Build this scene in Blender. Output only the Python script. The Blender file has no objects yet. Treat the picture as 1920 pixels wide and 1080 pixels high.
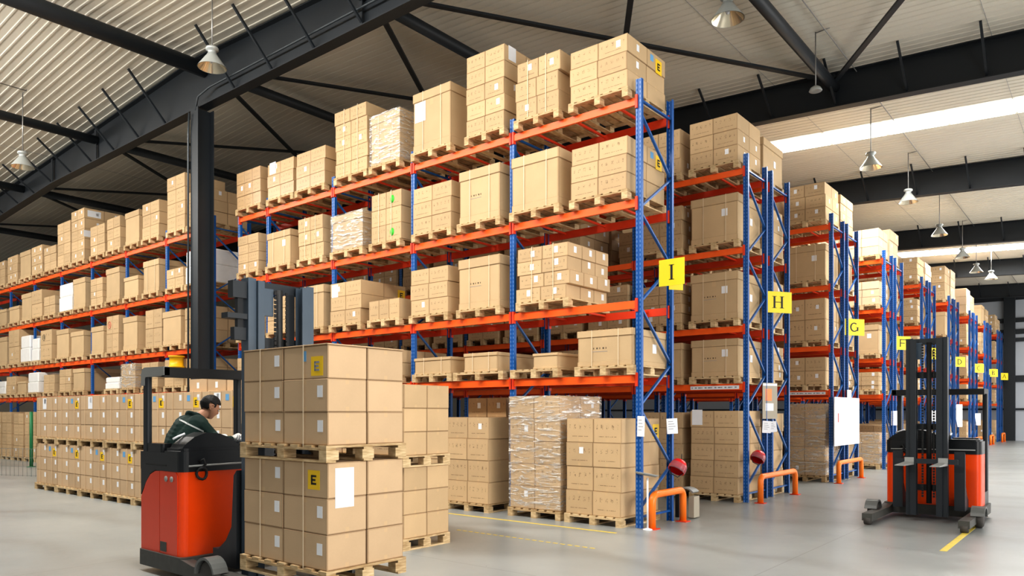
import bpy, bmesh, math, random
from mathutils import Vector, Matrix
PI=math.pi
sc=bpy.context.scene
COL=bpy.data.collections.new('warehouse'); sc.collection.children.link(COL)
rnd=random.Random(7)

# ---------------------------------------------------------------- camera
F,CX,CY,YAW,PY0,CH=1394.2,5.458,-9.668,0.6825,775.0,1.7
S_,C_=math.sin(YAW),math.cos(YAW)
def proj(X,Y,Z):
    dx,dy=X-CX,Y-CY
    fw=-S_*dx+C_*dy; rt=C_*dx+S_*dy
    fw=max(fw,0.05)
    return 960+F*rt/fw, PY0-F*(Z-CH)/fw, fw
cam=bpy.data.cameras.new('camera'); camo=bpy.data.objects.new('camera',cam); COL.objects.link(camo)
cam.sensor_width=36; cam.lens=36*F/1920; cam.shift_x=0; cam.shift_y=(PY0-540)/1920
cam.clip_end=300
camo.location=(CX,CY,CH); camo.rotation_euler=(PI/2,0,YAW)
sc.camera=camo

# ---------------------------------------------------------------- materials
MATS={}
def nodes(name):
    m=bpy.data.materials.new(name); m.use_nodes=True
    nt=m.node_tree; nt.nodes.clear()
    o=nt.nodes.new('ShaderNodeOutputMaterial'); b=nt.nodes.new('ShaderNodeBsdfPrincipled')
    nt.links.new(b.outputs[0],o.inputs[0]); MATS[name]=m
    return m,nt,b,o
def N(nt,t,**k):
    n=nt.nodes.new('ShaderNode'+t)
    for a,v in k.items():
        if a=='ins':
            for i,x in v.items(): n.inputs[i].default_value=x
        else: setattr(n,a,v)
    return n
def L(nt,a,b): nt.links.new(a,b)
def math_(nt,op,a,b=None,clamp=False):
    n=N(nt,'Math',operation=op,use_clamp=clamp)
    for i,x in enumerate((a,b)):
        if x is None: continue
        if isinstance(x,(int,float)): n.inputs[i].default_value=x
        else: L(nt,x,n.inputs[i])
    return n.outputs[0]
def mixc(nt,f,a,b,mode='MIX'):
    n=N(nt,'Mix',data_type='RGBA',blend_type=mode)
    for i,x in ((0,f),(6,a),(7,b)):
        if isinstance(x,(int,float)): n.inputs[i].default_value=x
        elif isinstance(x,tuple): n.inputs[i].default_value=x if len(x)==4 else x+(1,)
        else: L(nt,x,n.inputs[i])
    return n.outputs[2]
def s2l(c):
    return tuple((x/255/12.92 if x/255<=.04045 else ((x/255+.055)/1.055)**2.4) for x in c)
def mat(name,rgb,rough=.6,metal=0,var=.08,scale=6,bump=0,spec=None,emit=None,es=0,rand=0):
    m,nt,b,o=nodes(name)
    c=s2l(rgb)
    tc=N(nt,'TexCoord'); no=N(nt,'TexNoise',ins={'Scale':scale,'Detail':4.0})
    L(nt,tc.outputs['Object'],no.inputs['Vector'])
    k=math_(nt,'MULTIPLY_ADD',no.outputs[0],2*var); nt.nodes[-1].inputs[2].default_value=1-var
    if rand:
        oi=N(nt,'ObjectInfo'); r=math_(nt,'MULTIPLY_ADD',oi.outputs['Random'],2*rand); nt.nodes[-1].inputs[2].default_value=1-rand
        k=math_(nt,'MULTIPLY',k,r)
    col=N(nt,'VectorMath',operation='SCALE'); col.inputs[0].default_value=c; L(nt,k,col.inputs[3])
    L(nt,col.outputs[0],b.inputs['Base Color'])
    b.inputs['Roughness'].default_value=rough; b.inputs['Metallic'].default_value=metal
    if spec is not None: b.inputs['Specular IOR Level'].default_value=spec
    if bump:
        bp=N(nt,'Bump',ins={'Strength':bump,'Distance':.01}); L(nt,no.outputs[0],bp.inputs['Height']); L(nt,bp.outputs[0],b.inputs['Normal'])
    if emit:
        b.inputs['Emission Color'].default_value=s2l(emit)+(1,); b.inputs['Emission Strength'].default_value=es
    return m

def carton_mat(name,base,printed=True,gloss=.75):
    m,nt,b,o=nodes(name)
    uv=N(nt,'UVMap'); uv.uv_map='face'; sp=N(nt,'SeparateXYZ'); L(nt,uv.outputs[0],sp.inputs[0])
    U,V=sp.outputs[0],sp.outputs[1]
    kind=math_(nt,'FLOOR',math_(nt,'MULTIPLY',U,.5)); u=math_(nt,'SUBTRACT',U,math_(nt,'MULTIPLY',kind,2.0))
    tc=N(nt,'TexCoord'); no=N(nt,'TexNoise',ins={'Scale':3.0,'Detail':3.0}); L(nt,tc.outputs['Object'],no.inputs['Vector'])
    fine=N(nt,'TexNoise',ins={'Scale':60.0,'Detail':2.0}); L(nt,tc.outputs['Object'],fine.inputs['Vector'])
    at=N(nt,'Attribute',attribute_name='tint'); oi=N(nt,'ObjectInfo')
    rr=math_(nt,'FRACT',math_(nt,'ADD',at.outputs['Fac'],oi.outputs['Random']))
    k=math_(nt,'ADD',math_(nt,'MULTIPLY',rr,.16),math_(nt,'MULTIPLY',no.outputs[0],.16)); k=math_(nt,'ADD',k,.84)
    k=math_(nt,'ADD',k,math_(nt,'MULTIPLY',math_(nt,'SUBTRACT',fine.outputs[0],.5),.05))
    side=math_(nt,'LESS_THAN',kind,1.5)
    # tape tabs and top flap seam
    du=math_(nt,'ABSOLUTE',math_(nt,'SUBTRACT',u,.5)); dv=math_(nt,'ABSOLUTE',math_(nt,'SUBTRACT',V,.5))
    tape=math_(nt,'MULTIPLY',math_(nt,'MULTIPLY',math_(nt,'LESS_THAN',du,.045),math_(nt,'GREATER_THAN',dv,.36)),side)
    edge=math_(nt,'MULTIPLY',math_(nt,'GREATER_THAN',math_(nt,'MAXIMUM',du,dv),.485),.28)
    col=N(nt,'VectorMath',operation='SCALE'); col.inputs[0].default_value=s2l(base); L(nt,k,col.inputs[3])
    c=mixc(nt,math_(nt,'MULTIPLY',tape,.35),col.outputs[0],s2l((214,184,140)))
    c=mixc(nt,edge,c,s2l((120,84,50)))
    if printed:
        cv=N(nt,'CombineXYZ'); L(nt,math_(nt,'MULTIPLY',U,13.0),cv.inputs[0]); L(nt,math_(nt,'MULTIPLY',V,9.0),cv.inputs[1]); L(nt,math_(nt,'MULTIPLY',rr,17.0),cv.inputs[2])
        pn=N(nt,'TexNoise',ins={'Scale':1.9,'Detail':2.0,'Roughness':.7}); L(nt,cv.outputs[0],pn.inputs['Vector'])
        row=math_(nt,'MULTIPLY',math_(nt,'GREATER_THAN',V,.56),math_(nt,'LESS_THAN',V,.76))
        fr=math_(nt,'FRACT',math_(nt,'MULTIPLY',u,5.0)); cell=math_(nt,'MULTIPLY',math_(nt,'GREATER_THAN',fr,.32),math_(nt,'LESS_THAN',fr,.72))
        inn=math_(nt,'LESS_THAN',du,.4)
        ic=math_(nt,'MULTIPLY',math_(nt,'MULTIPLY',row,cell),math_(nt,'MULTIPLY',inn,math_(nt,'GREATER_THAN',pn.outputs[0],.55)))
        ln=math_(nt,'MULTIPLY',math_(nt,'MULTIPLY',math_(nt,'GREATER_THAN',V,.235),math_(nt,'LESS_THAN',V,.262)),math_(nt,'MULTIPLY',math_(nt,'LESS_THAN',du,.33),math_(nt,'GREATER_THAN',pn.outputs[0],.45)))
        mk=math_(nt,'MULTIPLY',math_(nt,'MAXIMUM',ic,ln),math_(nt,'MULTIPLY',math_(nt,'LESS_THAN',kind,.5),.62))
        c=mixc(nt,mk,c,s2l((84,60,40)))
    L(nt,c,b.inputs['Base Color']); b.inputs['Roughness'].default_value=gloss
    b.inputs['Specular IOR Level'].default_value=.25
    return m
M_CART=carton_mat('carton_cardboard',(201,174,137))
M_PLAIN=carton_mat('plain_cardboard',(201,174,141),printed=False)
M_BOXC=carton_mat('lidded_box_cardboard',(202,176,139),printed=False)
M_PALE=carton_mat('pale_cardboard',(222,198,166),printed=False)
M_TAPED=carton_mat('film_covered_cardboard',(192,162,124),gloss=.3)
def wood_mat():
    m,nt,b,o=nodes('pallet_wood')
    tc=N(nt,'TexCoord'); mp=N(nt,'Mapping'); mp.inputs['Scale'].default_value=(4,4,30); L(nt,tc.outputs['Object'],mp.inputs[0])
    no=N(nt,'TexNoise',ins={'Scale':2.0,'Detail':5.0}); L(nt,mp.outputs[0],no.inputs['Vector']); oi=N(nt,'ObjectInfo')
    r=N(nt,'ValToRGB'); r.color_ramp.elements[0].color=s2l((168,138,96))+(1,); r.color_ramp.elements[0].position=.25
    r.color_ramp.elements[1].color=s2l((228,205,164))+(1,); r.color_ramp.elements[1].position=.75
    L(nt,math_(nt,'ADD',no.outputs[0],math_(nt,'MULTIPLY',math_(nt,'SUBTRACT',oi.outputs['Random'],.5),.25)),r.inputs[0]); L(nt,r.outputs[0],b.inputs['Base Color'])
    b.inputs['Roughness'].default_value=.8
    return m
M_WOOD=wood_mat()
M_WHITE=mat('white_paper',(236,238,242),.7,var=.03)
M_PRINT=mat('grey_print',(150,152,160),.7,var=.05)
M_YEL=mat('yellow_sticker',(246,205,22),.55,var=.03)
M_SIGN=mat('yellow_sign_plate',(238,214,20),.5,var=.03)
M_BLK=mat('black_lettering',(16,16,17),.6)
M_MARK=mat('brown_print',(92,74,54),.7)
M_STICKBLUE=mat('blue_sticker',(110,170,215),.6)
M_GREENST=mat('green_sticker',(70,200,60),.6)
M_RED=mat('red_print',(200,60,50),.6)
M_STRAP=mat('white_strap_plastic',(228,210,180),.45)
M_STRAPT=mat('tan_strap_plastic',(214,186,150),.5)
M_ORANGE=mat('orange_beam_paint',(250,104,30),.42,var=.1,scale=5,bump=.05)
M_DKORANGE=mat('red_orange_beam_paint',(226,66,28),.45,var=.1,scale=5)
M_STEEL=mat('dark_steel_paint',(34,40,46),.5,var=.12,scale=3)
M_GALV=mat('galvanised_pipe',(150,150,148),.4,metal=.6)
M_CONDUIT=mat('dark_conduit',(70,76,80),.4,metal=.3)
M_GUARD=mat('orange_guard_paint',(250,130,32),.35,var=.05)
def blue_mat(name,rgb,holes):
    m,nt,b,o=nodes(name)
    tc=N(nt,'TexCoord'); sp=N(nt,'SeparateXYZ'); L(nt,tc.outputs['Object'],sp.inputs[0])
    no=N(nt,'TexNoise',ins={'Scale':5.0,'Detail':3.0}); L(nt,tc.outputs['Object'],no.inputs['Vector'])
    k=math_(nt,'ADD',math_(nt,'MULTIPLY',no.outputs[0],.3),.85)
    col=N(nt,'VectorMath',operation='SCALE'); col.inputs[0].default_value=s2l(rgb); L(nt,k,col.inputs[3]); c=col.outputs[0]
    if holes:
        fz=math_(nt,'ABSOLUTE',math_(nt,'SUBTRACT',math_(nt,'FRACT',math_(nt,'MULTIPLY',sp.outputs[2],15.0)),.5))
        ax=math_(nt,'ABSOLUTE',math_(nt,'SUBTRACT',math_(nt,'ABSOLUTE',sp.outputs[0]),.026))
        h=math_(nt,'MULTIPLY',math_(nt,'LESS_THAN',fz,.26),math_(nt,'LESS_THAN',ax,.0065))
        c=mixc(nt,math_(nt,'MULTIPLY',h,.4),c,s2l((170,195,225)))
    L(nt,c,b.inputs['Base Color']); b.inputs['Roughness'].default_value=.38
    return m
M_BLUE=blue_mat('blue_upright_paint',(2,86,160),True)
M_BLUEB=blue_mat('blue_brace_paint',(10,88,160),False)

def floor_mat():
    m,nt,b,o=nodes('concrete_floor')
    g=N(nt,'NewGeometry'); no=N(nt,'TexNoise',ins={'Scale':.35,'Detail':6.0,'Roughness':.6}); L(nt,g.outputs['Position'],no.inputs['Vector'])
    n2=N(nt,'TexNoise',ins={'Scale':3.5,'Detail':8.0,'Roughness':.7,'Distortion':1.2}); L(nt,g.outputs['Position'],n2.inputs['Vector'])
    wv=N(nt,'TexWave',wave_type='RINGS',ins={'Scale':.12,'Distortion':14.0,'Detail':3.0}); L(nt,g.outputs['Position'],wv.inputs['Vector'])
    r=N(nt,'ValToRGB'); r.color_ramp.elements[0].color=s2l((138,143,144))+(1,); r.color_ramp.elements[0].position=.3
    r.color_ramp.elements[1].color=s2l((172,175,173))+(1,); r.color_ramp.elements[1].position=.7
    L(nt,math_(nt,'ADD',math_(nt,'MULTIPLY',no.outputs[0],.7),math_(nt,'MULTIPLY',n2.outputs[0],.3)),r.inputs[0])
    c=mixc(nt,math_(nt,'MULTIPLY',math_(nt,'POWER',wv.outputs[0],6.0),.3),r.outputs[0],s2l((120,118,114)))
    sp=N(nt,'SeparateXYZ'); L(nt,g.outputs['Position'],sp.inputs[0])
    j=[]
    for ax in (0,1):
        f=math_(nt,'ABSOLUTE',math_(nt,'SUBTRACT',math_(nt,'FRACT',math_(nt,'MULTIPLY',sp.outputs[ax],1/6.0)),.42))
        j.append(math_(nt,'LESS_THAN',f,.0012))
    c=mixc(nt,math_(nt,'MULTIPLY',math_(nt,'MAXIMUM',j[0],j[1]),.4),c,s2l((96,94,90)))
    L(nt,c,b.inputs['Base Color'])
    L(nt,math_(nt,'ADD',math_(nt,'MULTIPLY',n2.outputs[0],.25),.2),b.inputs['Roughness'])
    b.inputs['Specular IOR Level'].default_value=.45
    return m
M_FLOOR=floor_mat()
M_CEIL=mat('ceiling_sheet',(226,221,208),.55,var=.07,scale=.7)
M_WALL=mat('pale_wall_panel',(196,202,210),.6,var=.06,scale=1.0)
M_WALLL=mat('beige_wall_panel',(176,168,152),.7,var=.06,scale=1.0)
M_LAMP=mat('lamp_grey',(168,172,170),.35,metal=.3)
M_LAMPIN=mat('lamp_reflector',(232,222,200),.18,metal=.75)
M_SKY=mat('skylight_panel',(255,255,255),.5,emit=(255,255,252),es=9)
M_TRUCK=mat('truck_orange_paint',(244,78,8),.25,var=.04)
M_TRUCKSHADE=mat('truck_shaded_orange',(226,66,14),.3,var=.04)  # darker copy of body orange, side panels' shade put into the colour
M_PLAST=mat('black_truck_plastic',(20,24,28),.32,var=.1)
M_MAST=mat('slate_mast_steel',(74,88,102),.42,var=.08,scale=8)
M_CHAS=mat('scuffed_chassis',(72,72,68),.6,var=.35,scale=14)
M_RUB=mat('tyre_rubber',(70,66,62),.7)
M_CHROME=mat('chrome_metal',(200,204,210),.2,metal=.9)
M_SKIN=mat('skin',(214,160,128),.5,var=.03)
M_HAIR=mat('black_hair',(26,23,21),.6,var=.3,scale=60,bump=.5)
M_JACK=mat('dark_green_jacket',(2,44,38),.75,var=.12,scale=14,bump=.3)
M_TROU=mat('dark_trousers',(36,40,48),.8)
M_GLOVE=mat('white_glove',(238,236,232),.8)
M_STRIPE=mat('silver_stripe',(206,210,208),.4)
M_HELM=mat('red_helmet_shell',(214,24,26),.25)
M_VISOR=mat('smoky_visor',(120,130,140),.12)
M_VISOR.node_tree.nodes['Principled BSDF'].inputs['Alpha'].default_value=.35
M_GREY=mat('grey_plastic',(150,152,150),.5)
M_LINE=mat('yellow_floor_paint',(232,208,96),.5,var=.25,scale=12)
M_DRUM=mat('yellow_film_reel',(250,196,20),.4)
M_MESH=mat('grey_wire',(120,126,124),.5,metal=.3)
M_GREEN=mat('green_post_paint',(28,120,72),.5)
def film_mat():
    m,nt,b,o=nodes('stretch_film')
    nt.nodes.remove(b)
    tc=N(nt,'TexCoord'); mp=N(nt,'Mapping'); mp.inputs['Rotation'].default_value=(.5,.55,.3); mp.inputs['Scale'].default_value=(1.0,1.0,6); L(nt,tc.outputs['Object'],mp.inputs[0])
    no=N(nt,'TexNoise',ins={'Scale':3.0,'Detail':5.0,'Distortion':1.6}); L(nt,mp.outputs[0],no.inputs['Vector'])
    r=N(nt,'ValToRGB'); r.color_ramp.elements[0].position=.50; r.color_ramp.elements[0].color=(.12,.12,.12,1); r.color_ramp.elements[1].position=.63; r.color_ramp.elements[1].color=(.8,.8,.8,1)
    L(nt,no.outputs[0],r.inputs[0])
    tr=N(nt,'BsdfTransparent'); gl=N(nt,'BsdfGlossy',ins={'Roughness':.22}); df=N(nt,'BsdfDiffuse'); df.inputs[0].default_value=(.9,.88,.84,1)
    ad=N(nt,'MixShader',ins={0:.55}); L(nt,gl.outputs[0],ad.inputs[1]); L(nt,df.outputs[0],ad.inputs[2])
    bp=N(nt,'Bump',ins={'Strength':.8,'Distance':.03}); L(nt,no.outputs[0],bp.inputs['Height']); L(nt,bp.outputs[0],gl.inputs['Normal'])
    mx=N(nt,'MixShader'); L(nt,r.outputs[0],mx.inputs[0]); L(nt,tr.outputs[0],mx.inputs[1]); L(nt,ad.outputs[0],mx.inputs[2]); L(nt,mx.outputs[0],o.inputs[0])
    return m
M_FILM=film_mat()
M_WRAPW=mat('white_film_wrap',(246,245,242),.3,var=.06,scale=9,bump=.6)

# ---------------------------------------------------------------- mesh helpers
class MB:
    def __init__(s): s.v=[];s.f=[];s.m=[];s.uv=[];s.mats=[];s.t=[]; s.tint=0; s.smooth=set()
    def mi(s,m):
        if m not in s.mats: s.mats.append(m)
        return s.mats.index(m)
    def face(s,idx,m,uv=None,smooth=False):
        if smooth: s.smooth.add(len(s.f))
        s.f.append(idx); s.m.append(s.mi(m)); s.uv.append(uv); s.t.append(s.tint)
    def box(s,x0,x1,y0,y1,z0,z1,m,M=None):
        b=len(s.v)
        for z in (z0,z1):
            for x,y in ((x0,y0),(x1,y0),(x1,y1),(x0,y1)):
                p=Vector((x,y,z)); s.v.append(M@p if M else p)
        for q in ((0,3,2,1),(4,5,6,7),(0,1,5,4),(1,2,6,5),(2,3,7,6),(3,0,4,7)): s.face([b+i for i in q],m)
        return s
    def bar(s,p,q,w,h,m,up=(0,0,1)):
        p,q=Vector(p),Vector(q); d=q-p; l=d.length; z=d.normalized(); u=Vector(up)
        if abs(z.dot(u))>.98: u=Vector((0,1,0))
        x=u.cross(z).normalized(); y=z.cross(x)
        M=Matrix((x,y,z)).transposed().to_4x4(); M.translation=p
        return s.box(-w/2,w/2,-h/2,h/2,0,l,m,M)
    def prism(s,poly,z0,z1,m,M=None,smooth=False):
        b=len(s.v); n=len(poly)
        for z in (z0,z1):
            for x,y in poly:
                p=Vector((x,y,z)); s.v.append(M@p if M else p)
        s.face([b+i for i in range(n)][::-1],m); s.face([b+n+i for i in range(n)],m)
        for i in range(n):
            j=(i+1)%n; s.face([b+i,b+j,b+n+j,b+n+i],m,smooth=smooth)
        return s
    def tube(s,pts,r,m,n=10,closed=False,cap=True):
        pts=[Vector(p) for p in pts]; b=len(s.v); k=len(pts); rs=r if isinstance(r,(list,tuple)) else [r]*k
        pu=None
        for i,p in enumerate(pts):
            if closed: d=(pts[(i+1)%k]-pts[i-1]).normalized()
            else: d=(pts[min(i+1,k-1)]-pts[max(i-1,0)]).normalized()
            u=pu if pu is not None else Vector((0,0,1))
            if abs(d.dot(u))>.95: u=Vector((1,0,0)) if abs(d.x)<.9 else Vector((0,1,0))
            x=u.cross(d).normalized(); y=d.cross(x); pu=y
            for j in range(n):
                a=2*PI*j/n; s.v.append(p+rs[i]*(x*math.cos(a)+y*math.sin(a)))
        for i in range(k if closed else k-1):
            i2=(i+1)%k
            for j in range(n):
                j2=(j+1)%n; s.face([b+i*n+j,b+i*n+j2,b+i2*n+j2,b+i2*n+j],m,smooth=True)
        if cap and not closed:
            s.face([b+j for j in range(n)][::-1],m); s.face([b+(k-1)*n+j for j in range(n)],m)
        return s
    def lathe(s,prof,m,n=24,M=None):
        b=len(s.v)
        for r,z in prof:
            for j in range(n):
                a=2*PI*j/n; p=Vector((r*math.cos(a),r*math.sin(a),z)); s.v.append(M@p if M else p)
        for i in range(len(prof)-1):
            for j in range(n):
                j2=(j+1)%n; s.face([b+i*n+j,b+i*n+j2,b+(i+1)*n+j2,b+(i+1)*n+j],m,smooth=True)
        return s
    def carton(s,x0,x1,y0,y1,z0,z1,m,c=.006,M=None):
        # chamfered box; the six faces carry the 'face' uv map
        b=len(s.v); X=(x0,x1);Y=(y0,y1);Z=(z0,z1); id={}
        for i in (0,1):
            for j in (0,1):
                for k in (0,1):
                    for a in (0,1,2):
                        d=[(-c if i else c),(-c if j else c),(-c if k else c)]; d[a]=0
                        p=Vector((X[i]+d[0],Y[j]+d[1],Z[k]+d[2])); id[i,j,k,a]=len(s.v); s.v.append(M@p if M else p)
        def q(a,val,order,koff):
            idx=[];uv=[]
            for (p,r),t in zip(order,((0,0),(1,0),(1,1),(0,1))):
                e=[p,r]; e.insert(a,val); idx.append(id[e[0],e[1],e[2],a]); uv.append((t[0]*.9999+koff,t[1]))
            s.face(idx,m,uv)
        q(1,0,((0,0),(1,0),(1,1),(0,1)),0); q(1,1,((1,0),(0,0),(0,1),(1,1)),0)
        q(0,1,((0,0),(1,0),(1,1),(0,1)),2); q(0,0,((1,0),(0,0),(0,1),(1,1)),2)
        q(2,1,((0,0),(1,0),(1,1),(0,1)),4); q(2,0,((0,0),(0,1),(1,1),(1,0)),4)
        for a in (0,1,2):
            o=[t for t in (0,1,2) if t!=a]
            for p in (0,1):
                for r in (0,1):
                    def g(t,ax):
                        e=[0,0,0]; e[a]=t; e[o[0]]=p; e[o[1]]=r; return id[e[0],e[1],e[2],ax]
                    s.face([g(0,o[0]),g(1,o[0]),g(1,o[1]),g(0,o[1])],m,[(5.5,.5)]*4)
        for i in (0,1):
            for j in (0,1):
                for k in (0,1): s.face([id[i,j,k,0],id[i,j,k,1],id[i,j,k,2]],m,[(5.5,.5)]*3)
        return s
    def mesh(s,name,fix=True):
        me=bpy.data.meshes.new(name); me.from_pydata([tuple(v) for v in s.v],[],s.f)
        for m in s.mats: me.materials.append(m)
        me.polygons.foreach_set('material_index',s.m)
        if s.smooth: me.polygons.foreach_set('use_smooth',[i in s.smooth for i in range(len(s.f))])
        if any(u for u in s.uv):
            ul=me.uv_layers.new(name='face'); k=0
            for f,u in zip(s.f,s.uv):
                for i in range(len(f)):
                    ul.data[k].uv=u[i] if u else (5.5,.5); k+=1
        if any(s.t):
            at=me.attributes.new('tint','FLOAT','FACE'); at.data.foreach_set('value',s.t)
        if fix:
            bm=bmesh.new(); bm.from_mesh(me); bmesh.ops.recalc_face_normals(bm,faces=bm.faces); bm.to_mesh(me); bm.free()
        me.update(); return me
    def obj(s,name,parent=None,loc=None,**k):
        o=bpy.data.objects.new(name,s.mesh(name)); COL.objects.link(o)
        if parent is not None: o.parent=parent
        if loc: o.location=loc
        return tag(o,**k)
def tag(o,label=None,cat=None,group=None,kind=None):
    if label: o['label']=label
    if cat: o['category']=cat
    if group: o['group']=group
    if kind: o['kind']=kind
    return o
def empty(name,loc=(0,0,0),rz=0,**k):
    o=bpy.data.objects.new(name,None); COL.objects.link(o); o.location=loc; o.rotation_euler=(0,0,rz); o.empty_display_size=.1
    return tag(o,**k)
def link(name,me,parent=None,loc=(0,0,0),rz=0,**k):
    o=bpy.data.objects.new(name,me); COL.objects.link(o); o.location=loc; o.rotation_euler=(0,0,rz)
    if parent is not None: o.parent=parent
    return tag(o,**k)
def copy_tree(o,parent=None):
    c=o.copy(); COL.objects.link(c)
    if parent is not None: c.parent=parent
    for ch in list(o.children): copy_tree(ch,c)
    return c

# flat letter strokes in the XZ plane (width w, height h), facing -Y
def letter_mb(ch,w,h,m,t=.004,bold=False,serif=True):
    b=MB(); st=(.26 if bold else .16)*w; th=.2*w*(1 if bold else .5)
    if bold: th=.2*h
    def r(x0,x1,z0,z1): b.box(x0*1,x1*1,-t,0,z0,z1,m)
    def arc(cx,cz,rx,rz,a0,a1,thick,n=16):
        for i in range(n):
            a=a0+(a1-a0)*i/n; c=a0+(a1-a0)*(i+1)/n; P=[]
            for ang,k in ((a,1),(c,1),(c,0),(a,0)):
                kk=1 if k else 0
                P.append((cx+math.cos(ang)*(rx-(0 if kk else thick)),cz+math.sin(ang)*(rz-(0 if kk else thick*.6))))
            idx=len(b.v)
            for x,z in P: b.v.append(Vector((x,-t,z)))
            for x,z in P: b.v.append(Vector((x,0,z)))
            b.face([idx,idx+1,idx+2,idx+3],m); b.face([idx+7,idx+6,idx+5,idx+4],m)
            b.face([idx,idx+1,idx+5,idx+4],m); b.face([idx+2,idx+3,idx+7,idx+6],m)
    x0,x1=-w/2,w/2; hh=h/2
    sw=st*1.0
    def stem(x): 
        r(x-sw/2,x+sw/2,-hh,hh)
        if serif and not bold:
            r(x-sw*1.2,x+sw*1.2,-hh,-hh+h*.035); r(x-sw*1.2,x+sw*1.2,hh-h*.035,hh)
    if ch=='I': sw=.17*w; stem(0)
    if ch=='H': stem(x0+sw);stem(x1-sw); r(x0+sw,x1-sw,-h*.02,h*.03)
    if ch in 'EF':
        stem(x0+sw/2 if bold else x0+sw); xs=x0+(0 if bold else sw)
        r(xs,x1,hh-th,hh); r(xs,x1-w*.14,-th/2,th/2)
        if ch=='E': r(xs,x1,-hh,-hh+th)
    if ch=='G': arc(0,0,w/2,hh,PI*.28,PI*1.75,sw); r(x1-sw,x1,-hh*.8,-h*.02); r(x1-sw*2,x1+sw*.3,-h*.03,h*.01)
    if ch=='C': arc(0,0,w/2,hh,PI*.28,PI*1.72,sw)
    if ch=='D': stem(x0+sw); arc(x0+sw,0,w-sw,hh,-PI/2,PI/2,sw)
    if ch=='B': stem(x0+sw); arc(x0+sw,h*.25,w*.62,h*.25,-PI/2,PI/2,sw); arc(x0+sw,-h*.25,w*.75,h*.25,-PI/2,PI/2,sw)
    if ch=='A':
        b.bar((x0,-t/2,-hh),(0,-t/2,hh),t,sw*.7,m,up=(0,1,0)); b.bar((x1,-t/2,-hh),(0,-t/2,hh),t,sw,m,up=(0,1,0)); r(x0*.5,x1*.5,-h*.12,-h*.08)
    return b
# ================================================================= building
RIDGE=-11.3
def zr(X): return 10.1-.05*abs(X-RIDGE)
XL,XR=-46.0,9.5; YN,YE=-13.0,46.0
b=MB(); b.box(XL,XR+14,YN-8,YE,-.2,0,M_FLOOR); b.obj('floor',kind='structure')
# ribbed ceiling sheet following the two roof slopes
b=MB(); prof=[]; y=YN; ribp=.21
while y<YE:
    prof+= [(y,.014),(y+ribp*.74,.014),(y+ribp*.80,.0),(y+ribp*.94,.0)]; y+=ribp
sk=[(12.12,13.12,-2.5,9.4),(31.25,32.5,-3.1,9.4),(-5.9,-4.9,-9,9.4)]
xs=[XL,RIDGE,XR]
n=len(prof)
for X in xs:
    for (yy,dz) in prof: b.v.append(Vector((X,yy,zr(X)+dz)))
for i in range(2):
    for j in range(n-1): b.face([i*n+j,i*n+j+1,(i+1)*n+j+1,(i+1)*n+j],M_CEIL)
b.obj('ceiling',kind='structure')
b=MB(); b.box(XL,XR,YN,YE,10.35,10.4,M_STEEL); b.obj('ceiling',kind='structure')
# panel joints running across the sheets
b=MB()
for X in (-.92,3.5,-20.2,-30): b.box(X-.003,X+.003,YN,YE,zr(X)-.006,zr(X)-.002,M_PRINT)
b.obj('trim_1',kind='structure')
# skylights
for q,(y0,y1,x0,x1) in enumerate(sk):
    sl=empty('window_%d'%(q+1),((x0+x1)/2,(y0+y1)/2,zr((x0+x1)/2)),kind='structure')
    x=x0
    while x<x1-.2:
        xe=min(x+1.5,x1)
        bb=MB(); P=[(x+.04,y0),(xe-.04,y0),(xe-.04,y1),(x+.04,y1)]
        for dz in (-.02,-.006):
            for (X,Y) in P: bb.v.append(Vector((X,Y,zr(X)+dz))-sl.location)
        for f in ((0,3,2,1),(4,5,6,7),(0,1,5,4),(1,2,6,5),(2,3,7,6),(3,0,4,7)): bb.face(list(f),M_SKY)
        bb.obj('light_panel',sl); x+=1.5
# end wall
wb=MB(); wb.box(XL,XR+14,YE,YE+.15,0,10.6,M_WALL); wb.obj('wall_back',kind='structure')
wb=MB(); wb.box(XL-.15,XL,YN,YE,0,10.6,M_WALLL); wb.obj('wall_left',kind='structure')
wb=MB()
for z0,z1 in ((8.75,9.35),(7.35,7.62),(6.62,6.92),(6.15,6.38),(3.65,4.05),(1.9,2.02)):
    wb.box(XL,XR+14,YE-.14,YE-.002,z0,z1,M_STEEL)
wb.obj('trim_2',kind='structure')
for k,X in enumerate((-11.3,.3,6.1,12,18)):
    wb=MB(); wb.box(X-.3,X+.3,YE-.32,YE-.15,0,9.6,M_STEEL); wb.obj('wall_column',label='dark steel column standing against the pale end wall, '+('behind rack A' if k==1 else 'far from the racks'),cat='column',group=None if k==1 else 'end wall columns')
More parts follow.
